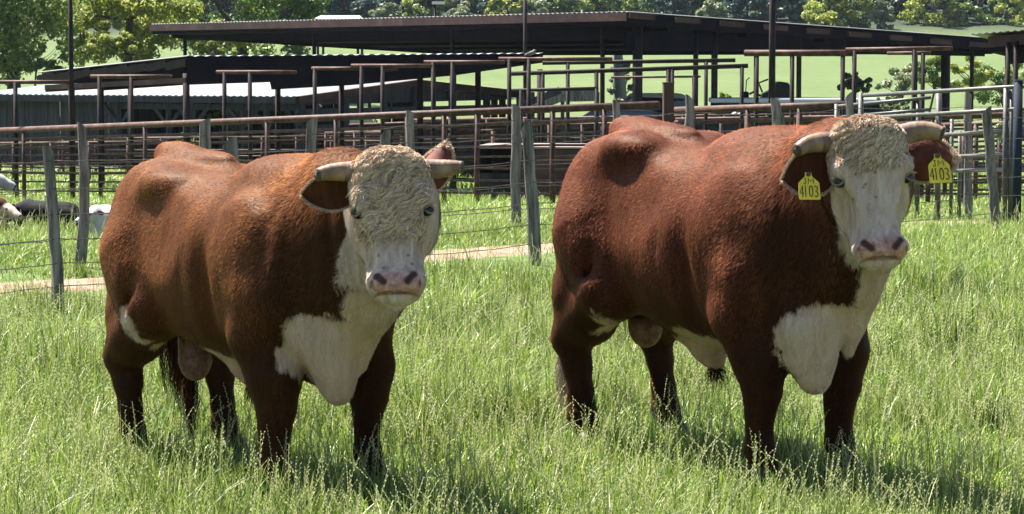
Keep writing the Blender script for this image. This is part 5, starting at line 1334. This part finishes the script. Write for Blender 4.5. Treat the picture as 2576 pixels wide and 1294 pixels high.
tree('shade_tree', g, c, rd, .3, 'leaf_mid', 80, 30000, .09, 'broad darker green tree behind the left end of the large roof', 304, shell=.35)
g, c, rd = at(540, 95, 97, 100, 40)
tree('bush', g, c, rd, .06, 'leaf_bright', 26, 6000, .075, 'sunlit yellow-green bush seen between the two shed roofs', 305, 'bush')
g, c, rd = at(1562, 215, 82, 38, 55)
tree('pale_trunk_tree', g, c, rd, .1, 'leaf_pale', 16, 2600, .06, 'pale-trunked tree with leafy sprouts around its foot in the open field', 306, bark='pale_bark',
     lowlimb=[(((.05, 0, -.2), (0, 0, .9), (-.08, 0, 2.3), (-.16, 0, 3.2)), (.27, .22, .17, .1))])
for i, (u, v, Y, w, h, leaf, lab) in enumerate((
    (320, 105, 97, 110, 48, 'leaf_bright', 'wide sunlit yellow-green bush under the bright tree at the left'), (90, 150, 93, 120, 45, 'leaf_mid', 'low leafy bush beneath the top left shade tree'),
    (2150, 215, 70, 45, 32, 'leaf_pale', 'low pale bush below the thick rusty pipe frame'), (2270, 200, 88, 62, 52, 'leaf_pale', 'loose pale bush left of the rightmost tall field trees'),
    (2350, 190, 84, 60, 60, 'leaf_mid', 'feathery green bush behind the wide dark shed post'), (2440, 185, 92, 60, 55, 'leaf_bright', 'yellow-green bush beneath the right end of the large shed'),
    (2520, 205, 95, 75, 70, 'leaf_mid', 'dark green bush at the right edge under the rust-red roof'), (1240, 235, 92, 28, 20, 'leaf_pale', 'tiny bush seen through the barn gable'),
    (555, 300, 64, 46, 26, 'leaf_bright', 'yellow-green bush growing at the front of the barn'), (470, 352, 61, 35, 18, 'leaf_bright', 'small yellow-green bush among the left pen rails'),
    (1020, 262, 85, 40, 20, 'leaf_bright', 'low bright bush behind the barn posts'), (1820, 245, 76, 24, 12, 'leaf_bright', 'low yellow weed clump beyond the stock trailer'),
    (2240, 262, 50, 60, 22, 'leaf_pale', 'pale weeds behind the grey pipe gate'), (2560, 330, 31, 60, 40, 'leaf_pale', 'pale weeds growing through the rails at the right edge'))):
    g, c, rd = at(u, v, Y, w, h); tree('bush', g, c, rd, .04, leaf, 22 if w < 100 else 40, 3600 if w < 100 else 9000, .042 * Y / 80 + .01, lab, 320 + i, 'bush', shell=.2, limbs=14)
# ---- the wooded hillside: individual front trees
seen_labels = {}
rw = np.random.default_rng(55)
front = [(835, 30, 55, 'leaf_hazy'), (930, 20, 50, 'leaf_hazy'), (985, 48, 40, 'leaf_pale'), (1070, 10, 60, 'leaf_mid'), (1150, 45, 42, 'leaf_pale'), (1205, 15, 55, 'leaf_hazy'), (1275, 25, 50, 'leaf_bright'), (1345, 40, 45, 'leaf_pale'),
         (1405, 12, 58, 'leaf_mid'), (1500, 5, 62, 'leaf_mid'), (1600, 0, 60, 'leaf_mid'), (1700, 18, 52, 'leaf_hazy'), (1790, 40, 48, 'leaf_pale'), (1850, 5, 60, 'leaf_hazy'), (1930, 20, 55, 'leaf_hazy'), (2020, 20, 55, 'leaf_hazy'), (2090, 42, 62, 'leaf_bright'),
         (2145, 15, 60, 'leaf_mid'), (2215, 42, 34, 'leaf_pale'), (2250, 10, 52, 'leaf_hazy'), (2345, 20, 72, 'leaf_bright'), (2430, 50, 55, 'leaf_mid'), (2460, 10, 65, 'leaf_hazy'), (2530, 35, 60, 'leaf_mid'), (2590, 5, 65, 'leaf_bright'), (2680, 20, 70, 'leaf_mid')]
adj = {'leaf_hazy': 'dark bluish', 'leaf_pale': 'pale greyish', 'leaf_mid': 'mid green', 'leaf_bright': 'bright yellowish'}
def place_word(u):
    marks = [(960, 'right of the distant white roof'), (1110, 'near the yard lamp'), (1240, 'left of the middle tall pole'), (1330, 'at the middle tall pole'), (1480, 'just right of the middle tall pole'), (1640, 'above the large roof peak'),
             (1800, 'right of the large roof peak'), (1945, 'left of the right tall pole'), (2060, 'right of the right tall pole'), (2200, 'by the bare slope'), (2290, 'over the bare slope'), (2420, 'right of the bare slope'), (2510, 'above the low end of the large roof'), (9999, 'in the top right corner')]
    for k, w in marks:
        if u < k: return w
for i, (u, v, w, leaf) in enumerate(front):
    Y = 228 + 8 * rw.random() + (6 if leaf == 'leaf_hazy' else 0); g, c, rd = at(u, v, Y, w * 1.05, w * rw.uniform(.85, 1.15))
    if c[2] - rd[2] > .6: c = (0, 0, c[2] - (c[2] - rd[2] - .6) * .5)
    lab = '%s tree of the distant wood %s' % (adj[leaf], place_word(u).replace('the large roof peak', 'the roof peak')); seen_labels[lab] = seen_labels.get(lab, 0) + 1
    if seen_labels[lab] > 1: lab = lab.replace(' tree of the distant wood ', ' tree, rightmost of two, of the distant wood ')
    tree('wood_tree', g, c, rd, .2, leaf, 40, 4200, .17, lab, 400 + i, shell=.45, limbs=5, group='front trees of the distant wood')
# the dense wood behind them reads as one mass
def wood_mass():
    r = np.random.default_rng(77); Vs, Fs, ts, off = [], [], [], 0
    for k in range(420):
        Y = 244 + 80 * r.random() ** 1.6; x = (r.uniform(-.26, .26) if k < 240 else r.uniform(-.6, .6)) * Y; gzz = float(gz(x, Y)); rr = r.uniform(3.0, 5.4); h = r.uniform(6, 11) 
        V, F, t, cc = crown_mesh((x, Y, gzz + h * .55), (rr, rr, h * .62), 30, 1300, .36, 800 + k, .4)
        Vs.append(V); Fs.append(F + off); off += len(V); ts.append(np.clip(t + r.normal() * .15, 0, 1))
    o = np_mesh('woods', np.concatenate(Vs), [np.concatenate(Fs)], M['leaf_hazy'], None, False, {'tint': np.concatenate(ts)}); tag(o, 'dense dark blue-green wood covering the far hillside', 'woods', kind='stuff')
wood_mass()
# ---------------------------------------------------------------- resting cattle
def lying_cow(pos, yaw, S, mat, hairm, label, head, white_f, seed, neck_up=.0):
    q = empty('resting_cow', pos, yaw, label, 'cow', 'cattle resting beyond the wire fences')
    F_ = Field((-1.0, -.55, -.05), (1.35, .55, 1.15), .022)
    F_.loft((0, 0, 0), [(1, 0, 0), (0, 1, 0), (0, 0, 1)], [-.72, -.66, -.5, -.2, .1, .35, .55, .66], [.12, .22, .31, .36, .36, .31, .22, .1], [.36, .50, .58, .60, .60, .62, .56, .4], [.05, 0, -.02, -.04, -.04, -.03, .02, .15], 2.2, .06, sm=.06)
    for sg in (-1, 1):
        F_.ell((-.45, sg * .24, .24), (.26, .14, .22), .06)
        F_.chain([((-.30, sg * .33, .12), .09), ((.02, sg * .36, .06), .06), ((-.12, sg * .42, .04), .045)], .03)
        F_.chain([((.42, sg * .2, .18), .10), ((.62, sg * .22, .08), .065), ((.42, sg * .28, .04), .045)], .03)
    hx, hy, hz, ax, ay, az = head; hpv = np.array((hx, hy, hz)); a = np.array((ax, ay, az)); a = a / np.linalg.norm(a)
    F_.chain([((.42, 0, .42), .22), (tuple((np.array((.45, 0, .45)) + hpv) / 2 + (0, 0, .02)), .15), (tuple(hpv), .115)], .06)
    F_.chain([(tuple(hpv), .115), (tuple(hpv + a * .16), .095), (tuple(hpv + a * .32), .07), (tuple(hpv + a * .37), .06)], .03)
    sd = np.cross(a, (0, 0, 1)); sd = sd / np.linalg.norm(sd); up = np.cross(sd, a)
    for sg in (-1, 1): F_.ell(tuple(hpv + a * .08 + sd * sg * .085 + up * .05), (.04, .03, .035), .02)
    V, Q = F_.mesh(); V = relax(V, Q, 2)
    w = white_f(V, hpv, a)
    hh = (V - hpv) @ a
    dk = sstep(.30, .36, hh) * (np.linalg.norm(V - hpv - a * .36, axis=1) < .12)
    np_mesh('body', V, [Q], M[mat], q, True, {'white': w, 'pink': np.zeros(len(V)), 'stain': np.zeros(len(V)), 'neck': np.zeros(len(V))})
    for sg in (-1, 1):
        ear_mesh(hpv + sd * sg * .10 + up * .03 - a * .02, sd * sg - a * .3 + up * .05, up + a * .2, .16, .10, .02 * sg, 'ear', q, M['ear_in'], M[mat], 60)
        e = hpv + a * .11 + sd * sg * .095 + up * .06; MB().tube([tuple(e - sd * sg * .012), tuple(e), tuple(e + sd * sg * .012)], [.016, .02, .008], 8).build('eye', M['eye'], q, True)
    nz_ = hpv + a * .385; MB().tube([tuple(nz_ - a * .03 + up * .0), tuple(nz_ + a * .02), tuple(nz_ + a * .035)], [.062, .05, .02], 12).build('nose', M['eye_matt'], q, True)
    MB().tube([(-.72, .0, .42), (-.80, .05, .25), (-.78, .2, .08), (-.6, .36, .04)], [.03, .025, .018, .012], 8).build('tail', M[mat], q, True)
    q.scale = (S, S, S); return q
M['eye_matt'] = simple('nose_black', [(.3, (.02, .022, .025)), (.7, (.07, .07, .08))], 20, rough=.5)
M['coat_black'] = simple('coat_black', [(.3, (.006, .006, .009)), (.7, (.02, .02, .024))], 12, rough=.8, spec=.08)
M['coat_grey'] = simple('coat_grey', [(.3, (.32, .31, .30)), (.5, (.48, .46, .44)), (.7, (.62, .60, .57))], 9, rough=.7)
M['coat_white'] = simple('coat_white', [(.3, (.60, .57, .52)), (.7, (.82, .80, .76))], 9, rough=.7)
ones = lambda V, h, a: np.full(len(V), .2); none_ = lambda V, h, a: np.full(len(V), -.2)
def face_white(V, h, a): return np.maximum(((V - h) @ a) + .02, -.2) * (np.linalg.norm(V - h - a * .15, axis=1) < .3) - .01
def gp(u, v, Y): p = P(u, v, Y); return G(p.x, Y)
lying_cow(gp(-178, 0, 23.6), R(8), .60, 'coat_grey', None, 'pale grey cow with raised head peering in at the left edge', (.86, 0, .74, 1, -.3, -.45), none_, 61)
lying_cow(gp(-92, 0, 22.9), R(-10), .50, 'coat_red', None, 'red-brown cow with a white face lying at the left edge', (.74, -.05, .40, .9, -.55, -.35), face_white, 62)
lying_cow(gp(112, 0, 23.2), R(176), .42, 'coat_black', None, 'black calf lying flat right of the white-faced cow', (.72, .1, .30, 1, .3, -.4), none_, 63)
lying_cow(gp(306, 0, 22.2), R(-172), .46, 'coat_white', None, 'white cow lying between the crooked post and the bull', (.55, .15, .44, .8, .6, -.3), none_, 64)
# ---------------------------------------------------------------- haze
HAZE = 0.00007
if HAZE > 0:
    hm, nt, out = new_mat('haze_air')
    pv = nt.nodes.new('ShaderNodeVolumePrincipled'); pv.inputs['Color'].default_value = (.72, .84, 1, 1); pv.inputs['Density'].default_value = HAZE
    nt.links.new(pv.outputs[0], out.inputs['Volume'])
    hz = MB().box((0, 480, 70), (2000, 1060, 152)).build('haze', hm); tag(hz, 'thin pale blue haze over the far hillside', 'haze', kind='stuff')
